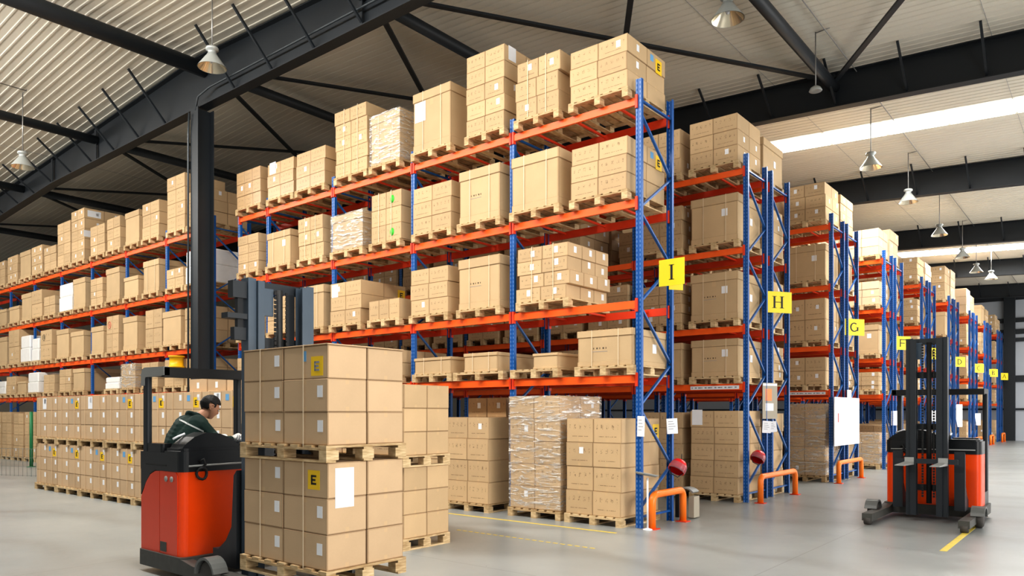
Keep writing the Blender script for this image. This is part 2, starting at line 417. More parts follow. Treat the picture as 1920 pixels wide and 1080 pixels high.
# --- frames: rafters (tapered I beams), kickers
FY=[-9.6,-.65,8.3,17.25,26.2,35.15,44.1]
def rdepth(X):
    d=abs(X-RIDGE)
    return .80+max(0,1-d/9)*.42 if d<9 else .80+ (max(0,d-12)*.008)
fr_lab=['dark steel roof rafter above the camera side','dark steel roof rafter meeting the steel column at the ridge','dark steel roof rafter crossing above racks I and H','dark steel roof rafter crossing behind the near skylight strip','dark steel roof rafter in front of the far skylight strip','dark steel roof rafter just behind the far skylight strip','last dark steel roof rafter beside the end wall']
for fi,Y in enumerate(FY):
    root=empty('roof_rafter',(RIDGE,Y,zr(RIDGE)),label=fr_lab[fi],cat='rafter')
    def P(X,Y_,z): return Vector((X-RIDGE,Y_,z-zr(RIDGE)))
    X0,X1=(-45.8,9.3)
    xs=[X0,-30,-24,-20.3,-16,-13,RIDGE,-9.5,-6,-2.3,2,X1]
    def strip(y0,y1,zt0,zb0,name,m):
        bb=MB()
        for X in xs:
            zt,zb=zt0(X),zb0(X)
            for yy,zz in ((y0,zt),(y1,zt),(y1,zb),(y0,zb)): bb.v.append(P(X,yy,zz))
        for i in range(len(xs)-1):
            a=i*4;c=a+4
            for j in range(4): bb.face([a+j,a+(j+1)%4,c+(j+1)%4,c+j],m)
        bb.face([0,1,2,3],m); e=(len(xs)-1)*4; bb.face([e,e+1,e+2,e+3],m)
        bb.obj(name,root)
    tp=lambda X: zr(X)-.01
    bt=lambda X: zr(X)-rdepth(X)
    strip(-.008,.008,lambda X:tp(X)-.015,lambda X:bt(X)+.015,'web_plate',M_STEEL)
    strip(-.13,.13,tp,lambda X:tp(X)-.02,'top_flange',M_STEEL)
    strip(-.13,.13,lambda X:bt(X)+.022,bt,'bottom_flange',M_STEEL)
    if fi in (1,2):
        for X in (-20.3,-17.1,-5.45,.4):
            bb=MB(); bb.bar(P(X,-.07,bt(X)),P(X,-.07,tp(X)),.02,.12,M_STEEL,up=(1,0,0)); bb.obj('stiffener',root)
    if fi==1:
        pts=[P(X,-.145,bt(X)+.32) for X in (-10.7,-9.5,-6,-2)]
        bb=MB(); bb.tube([P(-11.25,-.19,bt(-11.2)-.1),P(-11.15,-.19,bt(-11)+.2)]+pts,.022,M_CONDUIT,8); bb.obj('conduit',root)
    k=0
    for s in (-1,1):
        for i in range(1,24):
            X=RIDGE+s*(.0+1.47*i)+(.0 if s>0 else -.25)
            if X<-33 or X>8.8 or (fi>2 and X<-4): continue
            if fi in (0,) or (fi==2 and X<-12): continue
            bb=MB(); bb.bar(P(X,-.0,bt(X)+.04),P(X,-.95,zr(X)-.01),.045,.045,M_STEEL); bb.obj('kicker_brace',root)
# --- column
cr=empty('steel_column',(-11.3,-.65,0),label='dark grey steel column between the left and right parts of rack I',cat='column')
for nm,bx in (('front_flange',(-.17,.17,-.2,-.18)),('rear_flange',(-.17,.17,.18,.2)),('web_plate',(-.012,.012,-.18,.18))):
    bb=MB(); bb.box(*bx,0,8.86,M_STEEL); bb.obj(nm,cr)
bb=MB(); bb.box(-.25,.25,-.28,.28,0,.02,M_STEEL); bb.obj('base_plate',cr)
for z in (2.2,3.3,4.4,5.5,6.6,7.8):
    bb=MB(); bb.box(-.16,-.014,-.17,.17,z,z+.02,M_GALV); bb.obj('stiffener',cr)
bb=MB(); bb.tube([(-.2,-.24,.1),(-.2,-.24,8.3),(-.12,-.26,8.75)],.024,M_CONDUIT,8); bb.obj('conduit',cr)
# --- longitudinal tubes + bracing between frames
TX=[-28.6,-22.9,-17.1,-11.15,-5.4,.43,6.2]
for i,X in enumerate(TX):
    for j in range(len(FY)-1):
        if i<3 and j>1: continue
        if i<4 and j>1: continue
        if j>1 or (i==5 and j>1): continue
        z=zr(X)-.33; r=.18 if X==-11.15 and j==0 else .12
        bb=MB(); bb.tube([(0,FY[j]+.02-FY[j],0),(0,FY[j+1]-.02-FY[j],0)],r,M_STEEL,14)
        names={0:'above the camera side',1:'between the column rafter and the next rafter',2:'between the rafters behind rack I',3:'just behind the near skylight',4:'between the two skylight strips',5:'near the end wall'}
        nx=['seventh','sixth','fifth','fourth','third','second','first'][i]
        bb.obj('roof_strut',loc=(X,FY[j],z),label='%s dark round roof strut from the right, %s'%(nx,names[j]),cat='roof strut')
bn=0
for (xa,xb) in ((-5.4,.43),(-11.15,-5.4),(-17.1,-11.15),(-22.9,-17.1),(.43,6.2),(-28.6,-22.9)):
    for d in (0,1):
        A,B=((xa,FY[1]+.15),(xb,FY[2]-.15)) if d==0 else ((xb,FY[1]+.15),(xa,FY[2]-.15))
        za,zb_=zr(A[0])-.22-.06*d,zr(B[0])-.22-.06*d
        bb=MB(); bb.bar((0,0,0),(B[0]-A[0],B[1]-A[1],zb_-za),.11,.05,M_STEEL)
        o=bb.obj('roof_brace',loc=(A[0],A[1],za),label='flat dark diagonal roof brace number %d from the right, leaning %s'%({.43:1,-5.4:2,-11.15:3,-17.1:4,-22.9:5,-28.6:6}[xa],'right' if d==0 else 'left'),cat='roof brace')
        w={1:'rightmost',2:'second',3:'third',4:'fourth',5:'fifth',6:'leftmost'}[{.43:1,-5.4:2,-11.15:3,-17.1:4,-22.9:5,-28.6:6}[xa]]
        o['label']='dark diagonal roof brace leaning %s in the %s braced roof panel'%('rightward' if d==0 else 'leftward',w)
# --- pendant lamps
def make_lamp(X,Y,zt,zb,label,small=False):
    root=empty('pendant_lamp',(X,Y,zb),label=label,cat='pendant lamp',group=None)
    if small:
        h=zt-zb; MB().tube([(0,0,.1),(0,0,h)],.012,M_GALV,8).obj('rod',root)
        MB().lathe([(0,.1),(.04,.1),(.1,.06),(.13,0),(.12,-.01),(.04,.02),(0,.02)],M_LAMP,20).obj('lamp_shade',root); return root
    MB().tube([(0,0,.36),(0,0,zt-zb)],.013,M_GALV,8).obj('rod',root)
    MB().lathe([(0,.41),(.05,.41),(.11,.39),(.12,.37),(.12,.34),(.08,.32),(.075,.27),(.1,.25)],M_LAMP,24).obj('lamp_cap',root)
    MB().lathe([(.085,.27),(.10,.24),(.13,.2),(.2,.1),(.265,.01),(.27,0)],M_LAMP,28).obj('lamp_shade',root)
    MB().lathe([(.262,0),(.255,.01),(.19,.1),(.12,.2),(.07,.24),(0,.24)],M_LAMPIN,28).obj('reflector',root)
    MB().lathe([(0,.24),(.035,.22),(.04,.15),(.03,.1),(0,.08)],M_WHITE,14).obj('bulb',root)
    return root
def hook(X,Y,z,root):
    MB().tube([(0,0,z),(.28,0,z+.02)],.01,M_GALV,6).obj('hook_arm',root)
for X,Y,zt,zb,lab,sm in [(-8.05,-2.2,9.93,8.35,'grey bell lamp hanging left of the big rafter, near the column',0),(-16.1,-2.85,9.85,7.95,'white bell lamp hanging at the far left of the ceiling',0),
    (.48,2.1,9.5,8.2,'bell lamp cut by the top edge, above the end of rack I',0),(.68,6.06,9.5,8.3,'small flat lamp on a thin rod before the second rafter',1),
    (.58,10.89,9.5,7.98,'bell lamp hanging in front of the bright skylight strip',0),(.62,15.1,9.5,8.02,'pale bell lamp against the third rafter',0),(.58,20.4,9.5,8.02,'bell lamp in front of the fourth rafter',0),
    (.62,25.2,9.5,8.0,'dark bell lamp just below the far skylight strip',0),(.6,29.2,9.5,8.0,'bell lamp between the fifth rafter and the dark lamp',0),(.9,31.6,9.5,8.0,'pale bell lamp hanging nearest the end wall panels',0),
    (-5.9,4.0,9.75,7.6,'dark small lamp hanging behind the top boxes of rack I',1)]:
    r=make_lamp(X,Y,zt,zb,lab,bool(sm)); hook(X,Y,zt-zb-.02,r)
for X,y0,y1 in ((.9,-4,44),(-7.77,-12,-2.2),(-15.82,-12,-2.85)):
    MB().tube([(0,0,0),(0,y1-y0,0)],.012,M_GALV,6).obj('cable_conduit',loc=(X,y0,zr(X)-.06),label='thin grey cable conduit along the ceiling carrying the '+('right lamps' if X>0 else 'lamp near the column' if X>-8 else 'far left lamp'),cat='conduit')
root=empty('roof_vent',(2.05,19.3,zr(2.05)),label='round ring shaped vent in the ceiling at the right edge',cat='vent')
MB().lathe([(.3,-.02),(.42,-.02),(.44,-.06),(.4,-.09),(.3,-.06),(.28,-.02)],M_LAMP,28).obj('rim',root)
MB().lathe([(0,-.03),(.29,-.03)],M_WHITE,28).obj('grille',root)

# --- floor markings
for (x0,x1,y,w,lab) in ((-12,-.05,-.55,.06,'faded solid yellow floor line along the front of rack I'),):
    MB().box(0,x1-x0,-w/2,w/2,.0005,.003,M_LINE).obj('floor_line',loc=(x0,y,0),label=lab,cat='floor line')
bb=MB(); x=-2.0
while x<.35: bb.box(x,x+.07,-.018,.018,.0005,.003,M_LINE); x+=.115
bb.obj('dashed_floor_line',loc=(0,-1.76,0),label='thin dashed yellow line on the floor in front of rack I',cat='floor line')
MB().box(-.04,.04,0,3.3,.0005,.003,M_LINE).obj('floor_line',loc=(3.8,.8,0),label='yellow floor line beneath the oncoming reach truck at the right',cat='floor line')
# ================================================================= pallet racks
LV=[0,2.21,3.31,4.81,6.31]
ZT=6.63
def post_mesh():
    b=MB(); b.prism([(-.048,0),(-.02,0),(-.014,.014),(.014,.014),(.02,0),(.048,0),(.048,.06),(.04,.06),(.04,.008),(-.04,.008),(-.04,.06),(-.048,.06)],.008,ZT,M_BLUE)
    b.box(-.07,.07,-.03,.09,0,.008,M_GREY); return b.mesh('post')
PM=post_mesh()
def brace_mesh(d):
    b=MB(); y0,y1=.05,d-.05
    zz=[(6.3,6.3)]; f=True; z=6.12
    segs=[((6.33,0),(6.33,1)),((6.15,0),(5.42,1)),((5.36,1),(4.75,0)),((4.68,0),(4.05,1)),((3.98,1),(3.35,0)),((3.28,0),(2.5,1)),((2.44,1),(1.82,0)),((1.76,0),(.92,1)),((.86,1),(.3,0)),((.17,0),(.17,1))]
    for (za,a),(zb,c) in segs: b.bar((0,y1 if a else y0,za),(0,y1 if c else y0,zb),.028,.04,M_BLUEB,up=(1,0,0))
    return b.mesh('brace')
beamcache={}
def beam_mesh(l,m):
    k=(round(l,2),m.name)
    if k not in beamcache:
        b=MB(); b.prism([(0,-.06),(.045,-.06),(.045,.06),(.018,.06),(.018,.035),(0,.035)],.05,l-.05,m,Matrix(((0,0,1,0),(1,0,0,0),(0,1,0,0),(0,0,0,1))))
        for x in (.012,l-.05-.012+.012): b.box(x-(.0 if x<1 else 0),x+.038,-.012,.05,-.11,.09,M_DKORANGE if m is M_ORANGE else m)
        beamcache[k]=b.mesh('beam')
    return beamcache[k]
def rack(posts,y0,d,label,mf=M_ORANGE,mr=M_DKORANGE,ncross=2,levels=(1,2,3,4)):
    xr=posts[0]
    root=empty('pallet_rack',(xr,y0,0),label=label,cat='pallet rack')
    br=brace_mesh(d)
    for x in posts:
        fr=empty('upright_frame',(x-xr,0,0)); fr.parent=root
        link('post',PM,fr,(0,0,0)); link('post',PM,fr,(0,d,0),PI); link('brace',br,fr,(0,0,0))
    for a,c in zip(posts[:-1],posts[1:]):
        l=a-c
        for lv in levels:
            z=LV[lv]
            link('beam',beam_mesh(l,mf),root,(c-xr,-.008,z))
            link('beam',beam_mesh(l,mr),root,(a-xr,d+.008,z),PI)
            for k in range(ncross):
                x=c-xr+l*(k+.5)/ncross
                b=MB(); b.bar((0,.04,0),(0,d-.04,0),.035,.03,M_DKORANGE); b.obj('cross_bar',root,(x,0,z+.02))
    return root
B=2.4
postsR=[0,-2.4,-4.8,-7.2,-9.6,-10.8]
rack(postsR,0,1.03,'tall blue and orange rack I, nearest the camera, right of the column',ncross=3)
postsL=[-12.0-B*i for i in range(10)]
rack(postsL,0,1.03,'long blue and orange rack continuing left of the steel column',ncross=2)
ROWS={'H':(4.07,5.36,[0,-2.4,-4.8,-7.2,-9.6,-12]),'G':(9.5,10.82,[0,-2.4,-4.8,-7.2,-9.6,-12]),'F':(14.85,16.27,[0,-2.4,-4.8,-7.2]),'E':(20.45,21.9,[0,-2.4,-4.8]),'D':(26.05,27.4,[0,-2.4,-4.8]),'C':(31.75,33.1,[0,-2.4,-4.8]),'B':(36.95,38.4,[0,-2.4,-4.8]),'A':(42.5,43.75,[0,-2.4,-4.8,-7.2])}
for k,(ya,yb,ps) in ROWS.items():
    if k in 'BA': ps=[p-.0 for p in ps]
    rack(ps,ya,1.03,'front half of blue and orange double rack %s beside the aisle'%k,ncross=2)
    rack(ps,yb,1.03,'rear half of blue and orange double rack %s beside the aisle'%k,ncross=2)
# aisle signs
def sign(ch,X,Y,z,w,h,phi,lab,extra=False):
    r=empty('aisle_sign',(X,Y,z),phi,label=lab,cat='sign')
    MB().box(-w/2,w/2,-.003,.003,-h/2,h/2,M_SIGN).obj('sign_plate',r)
    b=letter_mb(ch,(.24 if ch=='I' else .2)*w/.5,h*.56,M_BLK); b.obj('letter',r,(0,-.004,0))
    if ch=='I':
        MB().box(-.12,.12,-.003,.003,-.15,.15,M_SIGN).obj('rear_plate',r,(.0,.14,-.1)).rotation_euler=(0,0,1.0)
    MB().box(-.02,.02,.004,.03,h*.1,h*.3,M_GREY).obj('bracket',r)
sign('I',.28,.5,3.82,.42,.4,0,'yellow aisle sign with a black letter I on the nearest rack')
for ch,Y in (('H',5.42),('G',11.05),('F',16.7),('E',22.1),('D',27.86),('C',33.8),('B',39.4),('A',44.5)):
    sign(ch,.14,Y,3.95,.66,.43,1.0,'yellow aisle sign with a black letter %s on the end of rack %s'%(ch,ch))
# orange end guards
def guard(y0,y1,X,h,lab):
    r=empty('rack_guard',(X,y0,0),label=lab,cat='guard rail')
    l=y1-y0; R=.12; pts=[(0,0,.005)]
    for k in range(7): a=PI-k*PI/12; pts.append((0,R+R*math.cos(a),h-R+R*math.sin(a)))
    for k in range(7): a=PI/2-k*PI/12; pts.append((0,l-R+R*math.cos(a),h-R+R*math.sin(a)))
    pts.append((0,l,.005)); MB().tube(pts,.055,M_GUARD,14).obj('hoop',r)
    for y in (0,l): MB().box(-.09,.09,-.08,.08,0,.012,M_DKORANGE).obj('foot_plate',r,(0,y,0))
guard(.1,1.1,.17,.5,'orange tubular guard rail in front of rack I end posts')
for k,(a,c) in {'H':(4.2,6.15),'G':(9.3,11.35),'F':(14.9,16.9),'E':(20.6,22.6),'D':(26.2,28.2),'C':(31.9,33.9),'B':(37.3,38.4),'A':(42.5,43.7)}.items():
    guard(a,c,.24,.5,'orange tubular guard rail at the aisle end of rack %s'%k)
# papers and boards fixed to the racks
def paper(X,Y,z,w,h,lab,phi=PI/2,lines=True,tilt=0,name='paper_notice'):
    r=empty(name,(X,Y,z),phi,label=lab,cat='notice'); r.rotation_euler=(0,tilt,phi)
    MB().box(-w/2,w/2,-.002,.002,-h/2,h/2,M_WHITE).obj('sheet',r)
    if lines:
        b=MB()
        for k in range(4): b.box(-w*.35,w*(.1+.2*((k*7)%3)/2),-.003,-.002,h*(.3-.16*k)-.004,h*(.3-.16*k)+.004,M_PRINT)
        b.obj('print',r)
paper(.052,-.022,1.51,.12,.3,'white paper strip on the front post of rack I',phi=0.0,tilt=.03)
paper(.07,.93,1.5,.17,.24,'white paper sheet on the rear post of rack I',phi=.7,tilt=-.06)
paper(.07,4.98,1.43,.19,.24,'white paper sheet hanging left on rack H inner posts',phi=.9,tilt=.06)
paper(.07,5.32,1.43,.17,.22,'white paper sheet hanging right on rack H inner posts',phi=.9,tilt=-.08)
paper(.07,15.9,1.55,.2,.45,'white paper sheet on rack F posts',phi=.8)
paper(.07,16.5,1.5,.25,.26,'small white paper sheet right of rack F front posts',phi=.8)
paper(.07,22.6,1.6,.4,.42,'white paper sheet on rack E rear post',phi=.8)
paper(.07,28.3,1.6,.3,1.0,'tall white notice on rack D rear post',phi=.8)
paper(.07,34.0,1.4,.3,.6,'white notice low on rack C rear post',phi=.8)
r=empty('notice_board',(.075,5.14,1.95),1.2,label='tall grey framed notice board with orange picture on rack H',cat='notice board')
MB().box(-.21,.21,-.004,.004,-.36,.36,M_WALLL).obj('board',r); MB().box(-.13,.05,-.006,-.0045,.0,.24,M_GUARD).obj('picture',r); MB().box(-.13,.1,-.006,-.0045,-.2,-.05,M_WHITE).obj('text_block',r)
MB().box(-.2,.2,-.006,-.0045,.3,.345,M_WHITE).obj('header',r)
r=empty('whiteboard',(.14,10.4,1.5),PI/2,label='large white schedule board fixed on the end of rack G',cat='whiteboard')
MB().box(-1.12,1.12,-.01,.01,-.6,.6,M_WHITE).obj('board',r)
b=MB()
for i in range(8): b.box(-.85+i*.24,-.846+i*.24,-.0125,-.0105,-.5,.22,M_PRINT)
for i in range(10): b.box(-.85,.84,-.0125,-.0105,-.5+i*.08,-.498+i*.08,M_PRINT)
b.obj('schedule_grid',r)
MB().box(-.84,-.78,-.013,-.0106,-.02,.2,M_RED).obj('red_mark',r)
MB().box(-.02,.35,-.012,.0,.6,.8,M_WHITE).obj('pinned_sheet',r)
# beam label strips
for Y,k in ((4.055,'H'),(9.485,'G')):
    o=MB().box(0,1.0,-.002,0,-.035,.035,M_WHITE).obj('shelf_label_strip',loc=(-1.12,Y,2.2),label='white label strip with small print on the lowest beam of rack %s'%k,cat='label strip')
    b=MB()
    for q in range(14): b.box(.03+q*.068,.05+q*.068+.02*(q%3),-.0035,-.0025,-.012,.012,M_PRINT)
    b.obj('print',o)
# helmets hanging on rack ends
def helmet(X,Y,z,lab):
    r=empty('safety_helmet',(X,Y,z),.5,label=lab,cat='helmet'); r.rotation_euler=(-.5,.5,.5)
    prof=[(0,.14),(.05,.135),(.1,.105),(.13,.05),(.14,-.02),(.135,-.06),(.12,-.06)]
    MB().lathe(prof,M_HELM,22).obj('shell',r)
    b=MB(); n=12
    for i in range(n+1):
        a=-PI/2-1.1+2.2*i/n
        for zz,rr in ((.03,.15),(-.09,.155)): b.v.append(Vector((rr*math.cos(a),rr*math.sin(a),zz)))
    for i in range(n): b.face([2*i,2*i+2,2*i+3,2*i+1],M_VISOR)
    b.obj('visor',r)
    MB().tube([(.12,0,-.04),(.06,-.05,-.17),(-.06,-.05,-.17),(-.12,0,-.04)],.008,M_PLAST,6).obj('chin_strap',r)
    MB().tube([(0,0,.14),(-.04,.0,.24)],.006,M_PLAST,6).obj('hang_cord',r)
helmet(.18,.9,.86,'red helmet with smoky visor hanging behind the first orange guard')
helmet(.16,4.28,.86,'red helmet hanging on the front post of rack H')
helmet(.16,15.2,.8,'small red helmet hanging on rack F near the oncoming truck')
# pedestal tray stand at rack I
r=empty('tray_stand',(.16,-.02,0),label='thin white pedestal stand with a tilted oval tray before rack I',cat='stand')
MB().lathe([(0,0),(.07,0),(.07,.012),(.02,.03),(0,.03)],M_WHITE,20).obj('base',r)
MB().tube([(0,0,.02),(0,0,.76)],.014,M_WHITE,10).obj('pole',r)
M=Matrix.Translation((-.02,.0,.79))@Matrix.Rotation(-.18,4,'X')@Matrix.Rotation(.1,4,'Y')@Matrix.Diagonal((1.5,.8,1,1))
MB().lathe([(0,0),(.1,.002),(.13,.03),(.125,.035),(.1,.01),(0,.008)],M_GREY,26,M).obj('tray',r)
# grey hood of a hand pallet truck between racks I and H
r=empty('pallet_jack_hood',(.02,1.55,0),label='curved grey metal hood on the floor behind the first guard',cat='hood')
b=MB(); n=8; P=[]
for i in range(n+1):
    a=PI*.95-i*PI*.75/n; P.append((.2*math.cos(a),.34+.16*math.sin(a)))
b2=P+[(x*.88,z-.02) for x,z in P[::-1]]
b.prism([(x,z) for x,z in b2],-.11,.11,M_GREY,Matrix(((1,0,0,0),(0,0,1,0),(0,1,0,0),(0,0,0,1)))); b.obj('hood',r)
MB().box(.08,.17,-.1,.1,.02,.36,M_WALLL).obj('end_panel',r); MB().box(-.17,-.1,-.08,.08,0,.38,M_PLAST).obj('support',r)
# green post and wire fence at the far left
r=empty('wire_fence',(-16.6,-2.85,0),.35,label='low grey wire mesh fence standing at the left edge',cat='fence')
for k in range(2):
    MB().tube([(-1.9+k*2.9,0,0),(-1.9+k*2.9,0,.85)],.018,M_MESH,8).obj('fence_post',r)
b=MB()
for i in range(20): b.tube([(-1.85+i*.15,0,.08),(-1.85+i*.15,0,.8)],.004,M_MESH,5)
for i in range(4): b.tube([(-1.9,0,.1+i*.23),(1.0,0,.1+i*.23)],.004,M_MESH,5)
b.obj('wire_mesh',r)
r=empty('green_post',(-21.2,-1.0,0),label='slim green post in front of the ground boxes at left edge',cat='post')
MB().tube([(0,0,.02),(0,0,1.75)],.05,M_GREEN,12).obj('pole',r); MB().lathe([(0,0),(.13,0),(.13,.02),(0,.02)],M_GREEN,16).obj('foot',r)
# ================================================================= pallets and loads
PH=.144
def pallet_parts(w,d):
    """w along x, d along y; origin at the front left bottom"""
    deck=MB(); n=7; bw=.11; 
    for i in range(n):
        x=(w-bw)*i/(n-1); deck.box(x,x+bw,0,d,PH-.02,PH,M_WOOD)
    for y in (0,d/2-.05,d-.1): deck.box(0,w,y,y+.1,PH-.042,PH-.021,M_WOOD)
    blk=MB(); blk.box(0,.1,0,.13,.021,PH-.042,M_WOOD)
    skid=MB(); skid.box(0,.1,0,d,0,.02,M_WOOD)
    return deck,blk,skid
pcache={}
PALLETS=[]
def make_pallet(*a,**k):
    x0,x1,y0,y1,z=a[:5]; PALLETS.append((area((x0,x1,y0,y1,z,z+PH)),a,k))
def build_pallet(x0,x1,y0,y1,z,label,detail=True,group=None,along=False):
    w,d=round(x1-x0,2),round(y1-y0,2); k=(w,d)
    if k not in pcache:
        deck,blk,skid=pallet_parts(w,d)
        whole=MB()
        for i in range(7):
            x=(w-.11)*i/6; whole.box(x,x+.11,0,d,PH-.02,PH,M_WOOD)
        for y in (0,d/2-.05,d-.1): whole.box(0,w,y,y+.1,PH-.042,PH-.021,M_WOOD)
        for x in (0,w/2-.05,w-.1):
            whole.box(x,x+.1,0,d,0,.02,M_WOOD)
            for y in (0,d/2-.065,d-.13): whole.box(x,x+.1,y,y+.13,.021,PH-.042,M_WOOD)
        pcache[k]=(deck.mesh('deck'),blk.mesh('block'),skid.mesh('skid_board'),whole.mesh('wooden_pallet'))
    dk,bl,sk,wh=pcache[k]
    if not detail:
        return link('wooden_pallet',wh,None,(x0,y0,z),label=label,cat='pallet',group=group)
    r=empty('wooden_pallet',(x0,y0,z),label=label,cat='pallet',group=group)
    link('deck',dk,r)
    if along:
        sm=MB().box(0,w,0,.1,0,.02,M_WOOD).mesh('skid_board')
        for y in (.0,d/2-.05,d-.1): link('skid_board',sm,r,(0,y,0))
    for x in (0,w/2-.05,w-.1):
        if not along: link('skid_board',sk,r,(x,0,0))
        for y in (0,d/2-.065,d-.13): link('block',bl,r,(x,y,0))
    return r
def add_pallet(whole,x0,x1,y0,y1,z):
    w,d=x1-x0,y1-y0
    for i in range(7):
        x=x0+(w-.11)*i/6; whole.box(x,x+.11,y0,y1,z+PH-.02,z+PH,M_WOOD)
    for x in (x0,x0+w/2-.05,x1-.1):
        whole.box(x,x+.1,y0,y1,z,z+.02,M_WOOD)
        for y in (y0,y0+d/2-.065,y1-.13): whole.box(x,x+.1,y,y+.13,z+.021,z+PH-.02,M_WOOD)
CARTONS=[]   # every carton: dict with box, material, label parts, stickers
FARW=MB()
NUMW=['bottom','second','third','fourth','fifth','sixth']
def layer_name(i,n): return 'top' if i==n-1 else NUMW[i]
def area(bx):
    x0,x1,y0,y1,z0,z1=bx
    P=[proj(x,y,z) for x in (x0,x1) for y in (y0,y1) for z in (z0,z1)]
    u0,u1=min(p[0] for p in P),max(p[0] for p in P); v0,v1=min(p[1] for p in P),max(p[1] for p in P)
    fr=[(u0,u1,v0,v1)]
    U0,U1,V0,V1=max(u0,0),min(u1,1920),max(v0,0),min(v1,1080)
    if U1<=U0 or V1<=V0: return 0
    a=(U1-U0)*(V1-V0)
    def inside(r): return U0>=r[0] and U1<=r[1] and V0>=r[2] and V1<=r[3]
    if P[0][2]>8:
        if inside((462,776,652,1075)) or inside((276,455,835,1050)): return 0
    if P[0][2]>14 and y0>-.5:
        if inside((290,840,735,950)) or inside((70,275,740,950)) : return 0
        if inside((362,395,200,710)): return 0
    if y0>3.5 and u1<1200: a*=.15
    return a
def rs(a): return rnd.uniform(-a,a)
def stack(x0,x1,y0,y1,z,ztop,ident,typ='C',lay=3,cols=2,rows=2,deco=(),mat_=None,adj='',detail=False,pallet=True,jit=.006,pz=0,sidex=True,short=None,stk=0):
    """one pallet with its load. z = underside of the pallet"""
    if pallet: make_pallet(x0-.02-(.42 if 'q' in deco else .2 if 'Q' in deco else 0) if typ=='L' else x0-.02,x1+.02+(.12 if typ=='L' and 'Q' in deco else 0),y0-.03,y1,z,'wooden pallet under %s'%ident,detail)
    zb=z+PH if pallet else z
    if typ=='C':
        m=mat_ or M_CART; h=(ztop-zb)/lay; w=(x1-x0)/cols; d=(y1-y0)/rows
        for k in range(lay):
            ox,oy=rs(jit)*2,rs(jit)
            off=(rs(1)*.03 if 'strapped' in adj else 0)
            for i in range(cols):
                if short and (k,i) in short: continue
                for j in range(rows):
                    ex=(j==0) or (i==cols-1 and sidex)
                    bx=(x0+i*w+ox+off+.002,x0+(i+1)*w+ox+off-.002,y0+j*d+oy+.002,y0+(j+1)*d+oy-.002,zb+k*h+.0005,zb+(k+1)*h-.0005)
                    dp=('front ' if j==0 else 'rear ' if j==rows-1 else 'inner ') ; cn={1:'',2:('left','right')[i%2]}.get(cols) if cols<3 else ('left','middle','right')[i] if cols==3 else ('far left','left','right','far right')[min(i,3)]
                    lab='%scarton, %s layer, %s%s, on %s'%((adj+' ') if adj else '',layer_name(k,lay),dp,cn or 'side',ident)
                    st=[]
                    if stk and ex and j==0 and rnd.random()<stk: st.append(('F',.62+rs(.1),.6+rs(.08)))
                    if stk and i==cols-1 and rnd.random()<stk: st.append(('S',.6+rs(.1),.6+rs(.1)))
                    CARTONS.append(dict(b=bx,m=m,lab=lab,st=st,ex=(2 if j==0 else 1) if ex else 0))
        for dd in deco: dd(x0,x1,y0,y1,zb,ztop,ident)
    elif typ=='L':   # tall lidded carton
        lidded(x0,x1,y0,y1,zb,ztop,ident,deco,adj)
    elif typ=='X':   # load entirely wrapped in white film
        r=empty('wrapped_load',((x0+x1)/2,(y0+y1)/2,zb),label='load wrapped in white film on %s'%ident,cat='wrapped load')
        b=MB(); w,d,h=x1-x0,y1-y0,ztop-zb
        b.carton(-w/2,w/2,-d/2,d/2,0,h*.52,M_WRAPW,.02); b.obj('lower_half',r)
        b=MB(); b.carton(-w/2+.01,w/2-.015,-d/2+.01,d/2-.01,h*.525,h,M_WRAPW,.03); b.obj('upper_half',r)
lcache={}
def lidded(x0,x1,y0,y1,zb,zt,ident,deco=(),adj=''):
    w,d,h=round(x1-x0,2),round(y1-y0,2),round(zt-zb,2)
    r=empty('lidded_box',((x0+x1)/2,(y0+y1)/2,zb),rs(.008),label='%slidded cardboard box on %s'%((adj+' ') if adj else '',ident),cat='box')
    k=(w,d,h)
    if k not in lcache:
        lh=min(.17,h*.2)
        b=MB(); b.carton(-w/2+.015,w/2-.015,-d/2+.015,d/2-.015,0,h-lh+.02,M_BOXC,.008)
        b.carton(-w/2+.008,w/2-.008,-d/2+.008,d/2-.008,0,h*.13,M_BOXC,.006)
        l=MB(); l.carton(-w/2,w/2,-d/2,d/2,h-lh,h,M_BOXC,.01)
        s=MB()
        for x in (-w*.22,w*.25):
            s.box(x-.006,x+.006,-d/2-.003,-d/2-.001,0,h+.002,M_STRAP); s.box(x-.006,x+.006,-d/2-.003,d/2+.003,h+.001,h+.003,M_STRAP); s.box(x-.008,x+.008,d/2+.001,d/2+.003,0,h+.002,M_STRAP)
        p=MB()
        for i in range(5):
            x=-w*.2+i*.055; p.box(x,x+.012+.012*(i%2),-d/2+.012,-d/2+.0145,h*.5-.014,h*.5+.01,M_MARK)
        p.box(-w*.22,w*.05,-d/2+.012,-d/2+.0142,h*.5-.055,h*.5-.05,M_PRINT)
        lcache[k]=(b.mesh('box_body'),l.mesh('lid'),s.mesh('strap'),p.mesh('printed_text'))
    bm_,lm,sm,pm=lcache[k]
    link('box_body',bm_,r); link('lid',lm,r)
    if 's' in deco: link('strap',sm,r)
    if 'p' in deco: link('printed_text',pm,r)
    if 'w' in deco: MB().box(-.06,.06,-.002,0,-.07,.07,M_WHITE).obj('shipping_label',r,(w*.22,-d/2+.012,h*.62))
    if 'W' in deco: MB().box(-.002,.002,-.06,.06,-.07,.07,M_WHITE).obj('shipping_label',r,(w/2-.012,.1,h*.5))
    if 'B' in deco: MB().box(-.14,.14,-.002,0,-.19,.17,M_WHITE).obj('document_sheet',r,(-w*.3,-d/2+.01,h*.68))
    if 'f' in deco: wrap(x0,x1,y0,y1,zb,zt,ident)
    return r
